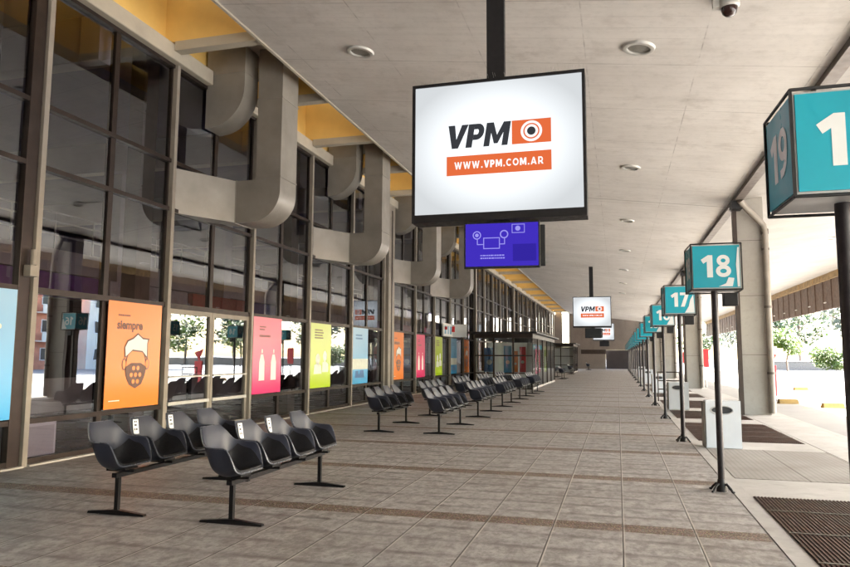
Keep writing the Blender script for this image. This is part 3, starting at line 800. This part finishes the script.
for num, yy in names_y: bay_post(num, yy)

# ------------------------------------------------------------------ hanging light boxes
def light_box(yy, k_, label, tvlabel):
    s = 1.135
    x0, x1, z0, z1 = -2.36, -.29, 3.20, 4.86
    xc = -1.33; zc = (z0+z1)/2
    r = thing('hanging_light_box', label, 'sign', (xc, yy, zc), 'backlit signs hung from the ceiling')
    hw, hh = (x1-x0)/2, (z1-z0)/2
    MB().box(-hw, hw, .0, .26, -hh, hh, .01).build('housing', M['black'], r)
    f = MB()
    for q in (-1, 1):
        f.box(q*hw-q*.035 if q > 0 else -hw, hw if q > 0 else -hw+.035, -.03, -.001, -hh, hh)
        f.box(-hw+.035, hw-.035, -.03, -.001, (hh-.035) if q > 0 else -hh, hh if q > 0 else -hh+.035)
    f.box(-hw, hw, -.03, .26, -hh-.06, -hh)
    f.build('frame', M['black'], r)
    fc = MB().box(-hw+.036, hw-.036, -.012, -.002, -hh+.036, hh-.036).build('lit_face', M['lightbox'], r)
    P = lambda poly, mat, d0=.0125, d1=.0150: MB().prism(poly, FACE_S, (0,0,0), d0, d1).build('logo_shape', mat, fc)
    # logo block
    P(rect(.185, .0, .643, .287), M['lb_orange'])
    P(rect(-.605, -.332, .643, -.095), M['lb_orange'])
    glyphs('VPM', .287, FACE_S, (-.222, 0, .1435), .0125, M['lb_dark'], 'lettering', fc, wid=.765, gap=.03, shear=.16)
    glyphs('WWW.VPM.COM.AR', .088, FACE_S, (.022, 0, -.213), .0155, M['lb_white'], 'lettering', fc, wid=1.06, gap=.16)
    P(circ(.415, .145, .125), M['lb_white'], .0155, .017); P(circ(.415, .145, .095), M['lb_orange'], .0175, .019)
    P(circ(.415, .145, .078), M['lb_white'], .0195, .021); P(circ(.415, .145, .050), M['lb_dark'], .0215, .023)
    zt_ = cz(xc)-zc
    MB().box(-.125, .09, .06, .16, hh+.002, zt_).build('hanger', M['black'], r)
    MB().box(-.30, .26, .02, .20, zt_-.03, zt_+.05).build('ceiling_plate', M['black'], r) if False else None
    if k_ == 0:
        sp = MB(); rr = random.Random(3)
        for i in range(90):                                   # bird spikes
            x = -hw+.02+i*(2*hw-.04)/89; sp.cyl((x, .03+rr.uniform(0,.1), hh), (x+rr.uniform(-.03,.03), rr.uniform(-.03,.15), hh+.07+rr.uniform(0,.04)), .0016, 4)
        sp.build('bird_spikes', M['metal_ring'], r)
    # television under it
    tv = thing('hanging_screen', tvlabel, 'screen', (xc+.05, yy+.02, z0-.35), 'screens under the hanging signs', rz=R(3) if k_ == 0 else 0)
    on = k_ == 0
    MB().box(-.445, .445, .0, .05, -.28, .27, .008).build('casing', M['black_plastic'], tv)
    if on:
        sc_ = MB().box(-.425, .425, -.004, -.001, -.255, .252).build('screen', M['screen'], tv)
        L = MB()
        def ringp(cx, cy, r0, r1):
            o_ = circ(cx, cy, r1, 20); i_ = circ(cx, cy, r0, 20)
            for q in range(20):
                L.prism([o_[q], o_[(q+1)%20], i_[(q+1)%20], i_[q]], FACE_S, (0,0,0), .005, .006)
        ringp(-.29, .115, .038, .05); ringp(.03, .12, .036, .05); ringp(.19, .185, .0, .03)
        L.prism(circ(-.29, .115, .022, 14), FACE_S, (0,0,0), .005, .006)
        for a_ in ((-.215,-.05,-.02,-.04),(-.215,.075,-.02,.085),(-.215,-.04,-.205,.075),(-.03,-.04,-.02,.075),(-.29,.0,-.28,.065),(-.28,.0,-.215,.01),(.03,.0,.04,.07),(-.02,.0,.03,.01),(.12,.13,.27,.138),(.12,.228,.27,.236),(.12,.138,.128,.228),(.262,.138,.27,.228)):
            L.prism(rect(*a_), FACE_S, (0,0,0), .005, .006)
        for row in range(2):
            x = -.25
            while x < .02:
                w = random.uniform(.008, .03); L.prism(rect(x, -.135-row*.032, x+w, -.12-row*.032), FACE_S, (0,0,0), .005, .006); x += w+.006
        L.build('screen_graphics', M['screen_l'], sc_)
        D = MB(); D.prism(rect(.13,-.20,.40,.0), FACE_S, (0,0,0), .005, .006); D.build('screen_panel', M['screen_d'], sc_)
    else:
        MB().box(-.425, .425, -.004, -.001, -.255, .252).build('screen', M['win_dark'], tv)
    MB().box(-.36, .50, .10, .15, -.25, .24, .008).build('rear_screen', M['black_plastic'], tv)
    MB().box(-.10, .10, .052, .098, -.1, .345).build('bracket', M['black'], tv)
light_box(7.9, 0, 'large backlit white sign reading VPM, hung nearest the camera', 'screen showing a blue picture, hung under the nearest VPM sign')
light_box(39.2, 1, 'backlit VPM sign hung halfway down the platform, second from the camera', 'dark switched-off screen under the second hanging VPM sign')
light_box(71.0, 2, 'small-looking backlit VPM sign hung farthest away, third from the camera', 'dark screen under the farthest hanging VPM sign')

# ------------------------------------------------------------------ ceiling lights and dome camera
def ceiling_light(x, yy, label):
    r = thing('ceiling_light', label, 'light', (x, yy, cz(x)), 'round ceiling lights')
    r.rotation_euler = (0, math.atan(SL), 0)
    MB().lathe([(.17,-.004),(.17,-.035),(.19,-.045),(.235,-.035),(.25,-.0),(.17,.0)], n=32).build('ring', M['metal_ring'], r, smooth=True)
    MB().lathe([(.0,-.020),(.10,-.018),(.168,-.008),(.168,.0)], n=28).build('lens', M['lens'], r, smooth=True)
    return r
cl0 = ceiling_light(.42, 10.75, 'round ceiling light nearest the camera, right of the large VPM sign')
for i, yy in enumerate((17.8, 24.9, 32.0, 39.2, 46.4, 53.6)):
    dup(cl0, loc=(.42, yy, cz(.42)), label=f'round ceiling light, {["second","third","fourth","fifth","sixth","seventh"][i]} in the line running down the ceiling')
dup(cl0, loc=(-4.28, 11.0, cz(-4.28)), label='round ceiling light near the slab edge, left of the large VPM sign')
for i, yy in enumerate((31.5, 46.0)):
    dup(cl0, loc=(8.5, yy, cz(8.5)), label=['round light on the outer canopy, seen right of the nearest pier', 'round light on the outer canopy, farther behind the piers'][i])
cam_ = thing('dome_camera', 'dark security dome camera on the ceiling at the top edge of the picture', 'camera', (1.50, 9.30, cz(1.54)))
MB().lathe([(0,-.10),(.11,-.10),(.13,-.08),(.13,.02),(0,.02)], n=28).build('housing', M['metal_ring'], cam_, smooth=True)
MB().lathe([(0,-.215),(.05,-.207),(.085,-.175),(.10,-.13),(.10,-.101)], n=28).build('dome', M['dome'], cam_, smooth=True)
MB().box(-.2, -.12, -.05, .05, -.09, .02).build('cable_box', M['metal_ring'], cam_)

# ------------------------------------------------------------------ white bins
def bin_(yy, label, x=1.44):
    r = thing('litter_bin', label, 'bin', (x, yy, .006), 'white litter bins between the posts')
    outer = rect(0, 0, .56, .80)
    hole = circ(.26, .64, .17, 24, .065)
    m = MB()
    m.box(0, .56, .02, .34, 0, .80, .012); m.build('body', M['bin'], r)
    # front plate with the oval opening
    bm = bmesh.new()
    ov = [bm.verts.new((x_, -.0, z_)) for x_, z_ in outer]; hv = [bm.verts.new((x_, -.0, z_)) for x_, z_ in hole]
    es = [bm.edges.new((ov[i], ov[(i+1)%4])) for i in range(4)] + [bm.edges.new((hv[i], hv[(i+1)%24])) for i in range(24)]
    bmesh.ops.triangle_fill(bm, edges=es, use_beauty=True)
    ex = bmesh.ops.extrude_face_region(bm, geom=list(bm.faces)); 
    for v in [q for q in ex['geom'] if isinstance(q, bmesh.types.BMVert)]: v.co.y += .018
    bmesh.ops.recalc_face_normals(bm, faces=bm.faces)
    me = bpy.data.meshes.new('front_plate'); bm.to_mesh(me); bm.free(); me.materials.append(M['bin'])
    link(bpy.data.objects.new('front_plate', me), r)
    MB().prism(circ(.26, .64, .165, 24, .06), FACE_S, (0,.0185,0), .0, .0008).build('opening', M['ink'], r)
    ro = MB(); ro.tube([(x_, -.004, z_) for x_, z_ in circ(.26, .64, .178, 25, .073, 0, 2*math.pi)]+[(.438, -.004, .64)], .011, 6); ro.build('opening_rim', M['panel_grey'], r)
    MB().box(-.035, -.003, .03, .33, .0, .78, .004).build('side_panel', M['beige'], r)
    MB().box(-.01, .57, .012, .35, -.006, .05, .004).build('skirting', M['panel_grey'], r)
bin_(12.95, 'white box litter bin with oval opening, nearest, behind the post reading 18')
bin_(22.0, 'white box litter bin, second, behind the post reading 17')
bin_(32.2, 'white box litter bin, third from the camera')
bin_(43.5, 'white box litter bin, fourth from the camera')
bin_(56.0, 'white box litter bin, farthest from the camera')
# barrier rack between posts
r = thing('tubular_barrier', 'low dark tubular barrier standing behind the post reading 16', 'barrier', (1.35, 26.0, 0))
m = MB()
for z in (.42, .72, 1.02): m.tube([(0,0,z),(.75,.0,z)], .02, 8)
for x in (0, .75): m.tube([(x,0,0),(x,0,1.04)], .022, 8)
m.build('rails', M['brown_post'], r)
MB().box(.2, .55, -.06, .1, 0, .05).build('base', M['black'], r)

# ------------------------------------------------------------------ posters on the glass
def poster(y0, colr, label, w=1.36, plain=False):
    z0, z1 = .665, 2.425
    r = thing('poster', label, 'poster', (FX+.066, y0, z0), 'coloured posters on the glass front')
    h_ = z1-z0
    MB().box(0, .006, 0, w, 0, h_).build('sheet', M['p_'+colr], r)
    D = lambda polys, mat, nm, d=.0065, t_=.0015: [None for _ in [0] if polys and (lambda mb: [mb.prism(p, FACE_E, (0,0,0), d, d+t_) for p in polys] and mb.build(nm, mat, r))(MB())]
    def lines(x, y, n, wmax, hh, seed):
        rr = random.Random(seed); out = []
        for k_ in range(n):
            xx = x; yy_ = y-k_*hh*2.0
            while xx < x+wmax*rr.uniform(.75, 1):
                ww = hh*rr.uniform(.5, 1.1); out.append(rect(xx, yy_, xx+ww, yy_+hh)); xx += ww+hh*.3
        return out
    if colr == 'orange':
        D(lines(.24, 1.52, 1, .30, .028, 1), M['p_dark'], 'small_print'); D(lines(.10, .12, 1, .30, .016, 9), M['p_white'], 'foot_print')
        text_mesh('siempre', .20, FACE_E, (0, .22, 1.37), .0065, M['p_dark'], 'lettering', r, bold=.007, align='LEFT', sx=.98)
        cx, cy = .72, .70
        D([circ(cx, cy-.02, .27, 30, .35), circ(cx-.29, cy+.02, .06, 14, .10), circ(cx+.29, cy+.02, .06, 14, .10)], M['p_dark'], 'face_outline', .0065)
        D([circ(cx, cy-.02, .245, 30, .325), circ(cx-.29, cy+.02, .04, 14, .08), circ(cx+.29, cy+.02, .04, 14, .08)], M['p_orange'], 'face_fill', .0085)
        D([[(cx-.29,cy+.12),(cx-.31,cy+.30),(cx-.24,cy+.42),(cx-.10,cy+.47),(cx+.02,cy+.55),(cx+.16,cy+.47),(cx+.33,cy+.46),(cx+.29,cy+.38),(cx+.30,cy+.10),(cx+.15,cy+.22),(cx-.10,cy+.24)]], M['p_dark'], 'hair_outline', .0105)
        D([[(cx-.265,cy+.15),(cx-.285,cy+.30),(cx-.22,cy+.40),(cx-.09,cy+.445),(cx+.02,cy+.52),(cx+.15,cy+.445),(cx+.28,cy+.44),(cx+.265,cy+.37),(cx+.27,cy+.15),(cx+.15,cy+.245),(cx-.10,cy+.265)]], M['p_white'], 'hair', .0125)
        D([[(cx-.25,cy-.02),(cx-.12,cy+.04),(cx+.12,cy+.04),(cx+.25,cy-.02),(cx+.24,cy-.16),(cx+.16,cy-.32),(cx,cy-.39),(cx-.16,cy-.32),(cx-.24,cy-.16)]], M['p_dark'], 'mask', .0105)
        dots = []
        for a_ in range(6): dots.append(circ(cx+.11*math.cos(a_*math.pi/3), cy-.16+.13*math.sin(a_*math.pi/3), .038, 12))
        dots.append(circ(cx, cy-.16, .038, 12)); D(dots, M['p_orange'], 'mask_pattern', .0125)
    elif colr == 'pink':
        D(lines(.28, 1.52, 2, .30, .030, 2), M['p_dark'], 'small_print'); D(lines(.28, 1.30, 1, .5, .05, 4), M['p_dark'], 'lettering')
        pol = []
        for cx in (.42, .98):
            pol.append([(cx-.13,.30),(cx+.13,.30),(cx+.12,.72),(cx+.07,.86),(cx+.05,.90),(cx-.05,.90),(cx-.07,.86),(cx-.12,.72)])
            pol.append(rect(cx-.025, .93, cx+.025, 1.02))
        [D(pol[q:q+2], M['p_white'], 'bottle_shape') for q in (0, 2)]
        D([rect(.60,.62,.66,.64), rect(.74,.62,.80,.64)], M['p_dark'], 'arrow_marks')
    elif colr == 'green':
        D(lines(.26, 1.56, 4, .62, .036, 5), M['p_dark'], 'small_print')
        D([circ(.48,.78,.14,20,.15), circ(.95,.86,.13,20,.15), [(.22,.38),(.26,.62),(.48,.68),(.70,.60),(.74,.38)], [(.76,.42),(.80,.68),(.95,.74),(1.18,.64),(1.2,.42)]], M['p_pale'], 'figures')
        D([circ(.48,.74,.06,14,.05), circ(.95,.80,.06,14,.05)], M['p_white'], 'figure_masks', .0085)
    elif plain:
        D([rect(1.02, 1.05+q*.05, 1.05, 1.08+q*.05) for q in range(9)], M['p_navy'], 'small_print'); D([circ(1.10, 1.25, .04, 14)], M['p_pale'], 'emblem')
    else:
        D(lines(.26, 1.50, 2, .62, .05, 8), M['p_navy'], 'small_print'); D([rect(.0,.45,w,.78)], M['p_pale'], 'pale_band')
        D([[(.22,.18),(.28,.40),(.50,.40),(.50,.30),(.62,.30),(.66,.42),(.98,.42),(1.05,.18)]], M['p_navy'], 'emblem')
    return r
poster(6.235, 'blue', 'pale blue poster on the glass at the left picture edge', plain=True)
poster(9.37, 'orange', 'orange poster of a white-haired face in a patterned mask, nearest the camera')
poster(14.02, 'pink', 'pink poster with two white bottles, right of the glass doors')
poster(17.06, 'green', 'lime green poster with two pale figures, nearest of its colour')
poster(20.12, 'blue', 'light blue poster just before the thick beige pillar')
poster(24.08, 'orange', 'smaller-looking orange poster just past the thick beige pillar')
poster(27.14, 'pink', 'pink poster beyond the pillar, second of its colour')
poster(30.17, 'green', 'lime green poster in the distance, second of its colour')
poster(33.2, 'blue', 'small-looking blue poster beside the kiosk corner')
poster(36.2, 'orange', 'orange poster farthest along the glass, seen through the kiosk')
# small board above the doors far down
r = thing('direction_board', 'small white direction board with coloured marks high on the facade before the kiosk', 'sign', (FX+.15, 31.2, 2.47))
MB().box(0, .06, -.0, 1.9, 0, .62, .008).build('board', M['white'], r)
mk = MB()
for x, w_ in ((.2,.35),(.8,.25),(1.25,.4)): mk.prism(rect(x,.12,x+w_,.5), FACE_E, (.06,0,0), .001, .003)
mk.build('marks', M['p_blue'], r)
MB().box(0, .75, 1.9, 1.96, 0, .62).build('front_board', M['white'], r)
mk = MB()
mk.prism(rect(.46,.18,.60,.44), FACE_S, (0,-.0,0), .001, .003); mk.prism(rect(.12,.30,.24,.44), FACE_S, (0,-.0,0), .001, .003)
mk.build('front_marks', M['red'], r)

# ------------------------------------------------------------------ glass kiosks by the facade
def kiosk(y0, y1, x1, zr, label, n, x0=FX+.25):
    r = thing('glass_kiosk', label, 'kiosk', (x0, y0, 0), 'glass kiosks against the facade')
    w = x1-x0; L = y1-y0
    MB().box(-.25, w+.25, -.45, L+.4, zr, zr+.09, .01).build('roof', M['black'], r)
    MB().box(0, w, 0, L, zr-.20, zr-.002).build('header', M['brown'], r)
    fr = MB()
    nx = 3; ny = max(3, int(L/2.2))
    for i in range(nx+1):
        x = i*w/nx; fr.box(max(0,x-.04), min(w,x+.04), -.003, .06, .0, zr-.201)
    for i in range(1, ny+1):
        yy_ = i*L/ny; MB().box(w-.06, w+.003, yy_-.06, yy_, 0, zr-.201).build('post', M['brown'], r)
    for z in (.0, .72, 1.55): fr.box(.04, w-.04, .003, .05, z, z+.06)
    fr.build('frame', M['brown'], r)
    MB().box(w-.055, w-.003, .062, L-.061, .0, .09).build('plinth', M['kerb'], r)
    MB().add([(.04,.03,.1),(w-.03,.03,.1),(w-.03,.03,zr-.21),(.04,.03,zr-.21)], [(0,1,2,3)]).build('front_pane', M['glass_clear'], r)
    MB().add([(w-.03,.05,.1),(w-.03,L-.07,.1),(w-.03,L-.07,zr-.21),(w-.03,.05,zr-.21)], [(0,1,2,3)]).build('side_pane', M['glass_clear'], r)
    MB().box(.05, w-.08, L-.06, L-.001, 0, zr-.21).build('back_panel', M['int_white'], r)
    MB().box(.4, w-.5, 1.6, 1.7, 0, zr-.4).build('pale_panel', M['white'], r)  # pale panel added to brighten the inside of the kiosk
    return r
kiosk(32.8, 44.5, -3.85, 2.62, 'dark-framed glass kiosk with flat roof, close to the facade in mid distance', 1, -6.65)
kiosk(68, 75, -4.1, 2.75, 'second smaller-looking glass kiosk, far down near the end window', 2)
# sheets hung in the kiosk windows
def sheet(x, yy, z0, w, h_, mat, label, face, kind='notice sheet'):
    if face == 'S':
        r = thing('window_sheet', label, 'poster', (x, yy, z0), 'coloured sheets behind the kiosk glass')
        MB().box(0, w, 0, .006, 0, h_).build('sheet', mat, r); MB().prism(circ(w/2, h_*.4, w*.25, 16), FACE_S, (0,0,0), .001, .002).build('motif', M['p_pale'], r)
    else:
        r = thing('window_sheet', label, 'poster', (x, yy, z0), 'coloured sheets behind the kiosk glass')
        MB().box(0, .006, 0, w, 0, h_).build('sheet', mat, r); MB().prism(circ(w/2, h_*.4, w*.25, 16), FACE_E, (.006,0,0), .001, .002).build('motif', M['p_pale'], r)
sheet(-6.2, 32.92, .8, .5, 1.15, M['p_navy'], 'dark blue sheet behind the kiosk front glass, leftmost', 'S')
sheet(-5.25, 32.92, .75, .38, 1.3, M['p_blue'], 'light blue sheet in the middle of the kiosk front', 'S')
sheet(-4.80, 32.92, .8, .22, 1.0, M['p_orange'], 'narrow orange sheet in the kiosk front', 'S')
sheet(-4.50, 32.92, .8, .30, 1.2, M['red'], 'red sheet next to the kiosk front corner', 'S')
sheet(-3.905, 34.2, .7, 2.1, 1.4, M['p_pink'], 'pink sheet on the platform side of the kiosk', 'E')
sheet(-3.905, 38.4, .7, 1.3, 1.4, M['p_green'], 'green sheet on the platform side of the kiosk', 'E')

# ------------------------------------------------------------------ yard: wheel stops, red totem, wall, trees, houses
def stop(x, yy, label):
    r = thing('wheel_stop', label, 'wheel stop', (x, yy, -.15), 'yellow kerb blocks in the yard', rz=.15)
    MB().add([(-.35,-.14,0),(.35,-.14,0),(.35,.14,0),(-.35,.14,0),(-.32,-.08,.17),(.32,-.08,.17),(.32,.08,.17),(-.32,.08,.17)], [(3,2,1,0),(4,5,6,7),(0,1,5,4),(1,2,6,5),(2,3,7,6),(3,0,4,7)]).build('block', M['yellowp'], r)
    MB().box(-.355, -.06, -.142, -.139, .02, .021).build('base_line', M['yline'], r)
stop(7.0, 26.6, 'yellow wheel stop in the yard near the right picture edge')
stop(6.05, 28.6, 'yellow wheel stop just right of the nearest pier and its red totem')
stop(9.2, 40.5, 'small-looking yellow wheel stop farther out in the yard')
def totem(x, yy, h_, w, label):
    r = thing('red_totem', label, 'sign', (x, yy, -.15), 'red roadside panels in the yard')
    MB().box(-w/2, w/2, -.06, .06, .0, h_, .02).build('panel', M['red'], r)
    MB().prism([(-.05,h_+.02),(.0,h_+.16),(-.20,h_+.66),(.24,h_+.46),(.06,h_+.16),(.05,h_+.02)], FACE_S, (0,0,0), -.02, .02).build('pennant', M['red'], r)
totem(6.58, 34, 1.36, .40, 'red upright panel with small pennant, just right of the nearest pier')
def board(x, yy, label):
    r = thing('red_sign_board', label, 'sign', (x, yy, -.15), 'red boards on posts in the yard')
    MB().box(-.16, .16, -.03, .03, 1.15, 2.15, .01).build('board', M['red'], r)
    MB().cyl((0,.06,0),(0,.06,2.1),.03,8).build('post', M['metal_ring'], r)
board(4.72, 41.5, 'red board on a thin post, glimpsed between the post reading 18 and the second pier')
board(5.75, 66.0, 'red board on a thin post, smaller-looking, glimpsed behind the post reading 16')
r = thing('vending_cabinet', 'dark red and white cabinet glimpsed behind the posts reading 17 and 16', 'cabinet', (5.0, 56.0, -.15))
MB().box(0, 1.0, 0, .6, 0, 2.3, .02).build('cabinet', M['fascia'], r); MB().box(.15, .85, -.012, -.002, 1.1, 2.0).build('front_panel', M['white'], r)
wl = thing('boundary_wall', 'low grey wall running along the far side of the yard under the trees', 'wall', (0,0,0))
MB().box(20, 80, 104, 104.4, -.15, 1.0).build('wall', M['grate_edge'], wl); MB().box(19.9, 80, 103.9, 104.5, 1.002, 1.1).build('coping', M['kerb'], wl)

def tree(x, yy, h_, cr, lm, label, seed, n=1500, trunk=.3):
    rr = random.Random(seed)
    r = thing('tree', label, 'tree', (x, yy, -.15), 'trees beyond the bus yard')
    t_ = MB(); ht = h_*.45
    t_.tube([(0,0,0),(rr.uniform(-.1,.1),rr.uniform(-.1,.1),ht*.5),(rr.uniform(-.3,.3),rr.uniform(-.3,.3),ht),(rr.uniform(-.3,.3),0,h_*.75)], .02*h_, 8)
    for k_ in range(6):
        th = rr.uniform(0, 6.28); z = h_*rr.uniform(.25,.6); L_ = cr*rr.uniform(.5,.9)
        t_.tube([(0,0,z),(L_*.5*math.cos(th),L_*.5*math.sin(th),z+L_*.35),(L_*math.cos(th),L_*math.sin(th),z+L_*.6)], .008*h_, 5)
    t_.build('trunk', M['bark'], r)
    clumps = [(rr.uniform(-1,1)*cr*.7, rr.uniform(-1,1)*cr*.7, h_*rr.uniform(.35,.92), cr*rr.uniform(.25,.5)) for _ in range(13)]
    c = MB(); vs = []; fs = []
    for i in range(n):
        q = clumps[rr.randrange(len(clumps))]
        d = Vector((rr.gauss(0,1), rr.gauss(0,1), rr.gauss(0,1))).normalized()*q[3]*(rr.random()**.4)
        p = Vector(q[:3])+d*Vector((1,1,.75)) if False else Vector((q[0]+d.x, q[1]+d.y, q[2]+d.z*.75))
        s = rr.uniform(.15,.36)*(max(h_,6)/8)
        a_ = Vector((rr.gauss(0,1), rr.gauss(0,1), rr.gauss(0,1))).normalized(); b_ = a_.orthogonal().normalized()*s*.6; a_ = a_*s
        k0 = len(vs); vs += [p-a_, p+b_, p+a_, p-b_]; fs.append((k0,k0+1,k0+2,k0+3))
    me = bpy.data.meshes.new('crown'); me.from_pydata([tuple(v) for v in vs], [], fs); me.materials.append(lm)
    link(bpy.data.objects.new('crown', me), r)
    return r
tree(19.6, 92, 5.6, 2.6, M['leaf_a'], 'bright green tree seen just right of the nearest pier', 1, 4500)
tree(25.6, 95, 2.6, 2.9, M['leaf_a'], 'low wide green bush near the right picture edge', 2, 3600)
tree(31.5, 108, 11, 4.2, M['leaf_c'], 'tall thin greyish tree behind the low bush at right', 3, 1600)
k_ = 0
for (x, yy, h_, cr, mt) in [(12.5,118,9,4,'leaf_b'),(6.5,124,8,4,'leaf_a'),(38,92,7,3.4,'leaf_a'),(44,100,11,4.5,'leaf_b'),(51,90,8,4,'leaf_a'),(46,78,9,4,'leaf_b'),(56,104,10,5,'leaf_a'),(40,122,9,5,'leaf_b'),(32,140,12,6,'leaf_b'),(22,135,10,5,'leaf_c')]:
    tree(x, yy, h_, cr, M[mt], ['dark leafy tree far beyond the yard behind the piers','light green tree seen at the far end behind the bay posts','light green tree reflected in the glass doors','tall dark tree reflected in the glass front','small light tree in the reflection beside the houses','dark tree in the reflection near the red brick house','broad light tree far out right of the yard','dark round tree behind the boundary wall','big dark tree in the far distance','tall greyish tree in the far distance'][k_], 10+k_, 1300); k_ += 1

def house(x, yy, w, d, h_, mat, label, seed):
    rr = random.Random(seed)
    r = thing('apartment_house', label, 'building', (x, yy, -.15), 'houses across the bus yard')
    MB().box(0, d, 0, w, 0, h_).build('wall', mat, r)
    MB().box(-.25, d+.2, -.2, w+.2, h_+.003, h_+.35).build('roof', M['kerb'], r)
    st = int(h_/3)
    for s in range(st):
        nwin = int(w/3)
        for q in range(nwin):
            y_ = .9+q*3
            wn_ = MB().box(-.06, -.003, y_, y_+1.3, s*3+1.0, s*3+2.4).build('window', M['white'], r)
            MB().box(-.075, -.062, y_+.08, y_+1.22, s*3+1.08, s*3+2.32).build('pane', M['win_dark'], wn_)
    for s in range(1, st):
        b = MB().box(-1.1, -.08, w*.55, w*.55+2.7, s*3+.05, s*3+.2); b.box(-1.1, -1.03, w*.55, w*.55+2.7, s*3+.201, s*3+1.0)
        b.build('balcony', M['plaster'] if mat is M['brick'] else M['brick'], r)
house(44, 54, 11, 9, 12, M['brick'], 'red brick apartment house mirrored in the first tall pane', 1)
house(47, 41, 11, 9, 9, M['plaster'], 'cream apartment house out of frame to the right, nearer', 2)
house(43, 66.5, 8, 9, 9, M['plaster'], 'cream apartment house beside the red brick one', 3)
house(46, 26, 13, 9, 9, M['brick'], 'long red brick house nearest, across the yard', 4)

# ------------------------------------------------------------------ world, sun, camera
EL, AZ = R(34), math.atan2(.35, .93)          # sun comes from +X, slightly +Y
w = bpy.data.worlds.new('World'); S.world = w; w.use_nodes = True
nt = w.node_tree; bg = nt.nodes['Background']; sky = nt.nodes.new('ShaderNodeTexSky'); sky.sky_type = 'NISHITA'; sky.sun_disc = False
sky.sun_elevation = EL; sky.sun_rotation = math.pi/2 - AZ; sky.air_density = 1.2; sky.dust_density = 2.5; sky.ozone_density = 1
nt.links.new(sky.outputs[0], bg.inputs[0]); bg.inputs[1].default_value = .15
sd = bpy.data.lights.new('sun', 'SUN'); sd.energy = 5.0; sd.angle = R(.53); sd.color = (1, .95, .87)
so = bpy.data.objects.new('sun', sd); link(so)
dirv = Vector((math.cos(EL)*math.cos(AZ), math.cos(EL)*math.sin(AZ), math.sin(EL)))
so.rotation_euler = (-dirv).to_track_quat('-Z', 'Y').to_euler(); so.location = (40, 20, 60)

cd = bpy.data.cameras.new('camera'); cam = bpy.data.objects.new('camera', cd); link(cam); S.camera = cam
cd.sensor_width = 36; cd.lens = 689.8/850*36; cd.clip_end = 2000; cd.clip_start = .05
pi_, ya_, ro_ = .10446, .27181, .00511
cy, sy, cp, sp = math.cos(ya_), math.sin(ya_), math.cos(pi_), math.sin(pi_)
fw = Vector((-sy*cp, cy*cp, sp)); rt = Vector((cy, sy, 0)); up = rt.cross(fw)
r2 = rt*math.cos(ro_)+up*math.sin(ro_); u2 = -rt*math.sin(ro_)+up*math.cos(ro_)
mt = Matrix((r2, u2, -fw)).transposed().to_4x4(); mt.translation = Vector((0,0,1.55)); cam.matrix_world = mt

S.render.engine = 'CYCLES'
S.cycles.max_bounces = 8; S.cycles.diffuse_bounces = 5; S.cycles.glossy_bounces = 3; S.cycles.transparent_max_bounces = 12
S.cycles.caustics_reflective = False; S.cycles.caustics_refractive = False
S.cycles.use_denoising = True; S.cycles.sample_clamp_indirect = 6
S.view_settings.view_transform = 'Standard'; S.view_settings.look = 'None'; S.view_settings.exposure = EXPO; S.view_settings.gamma = 1
S.view_settings.use_curve_mapping = False
S.render.resolution_x = 1024; S.render.resolution_y = 683
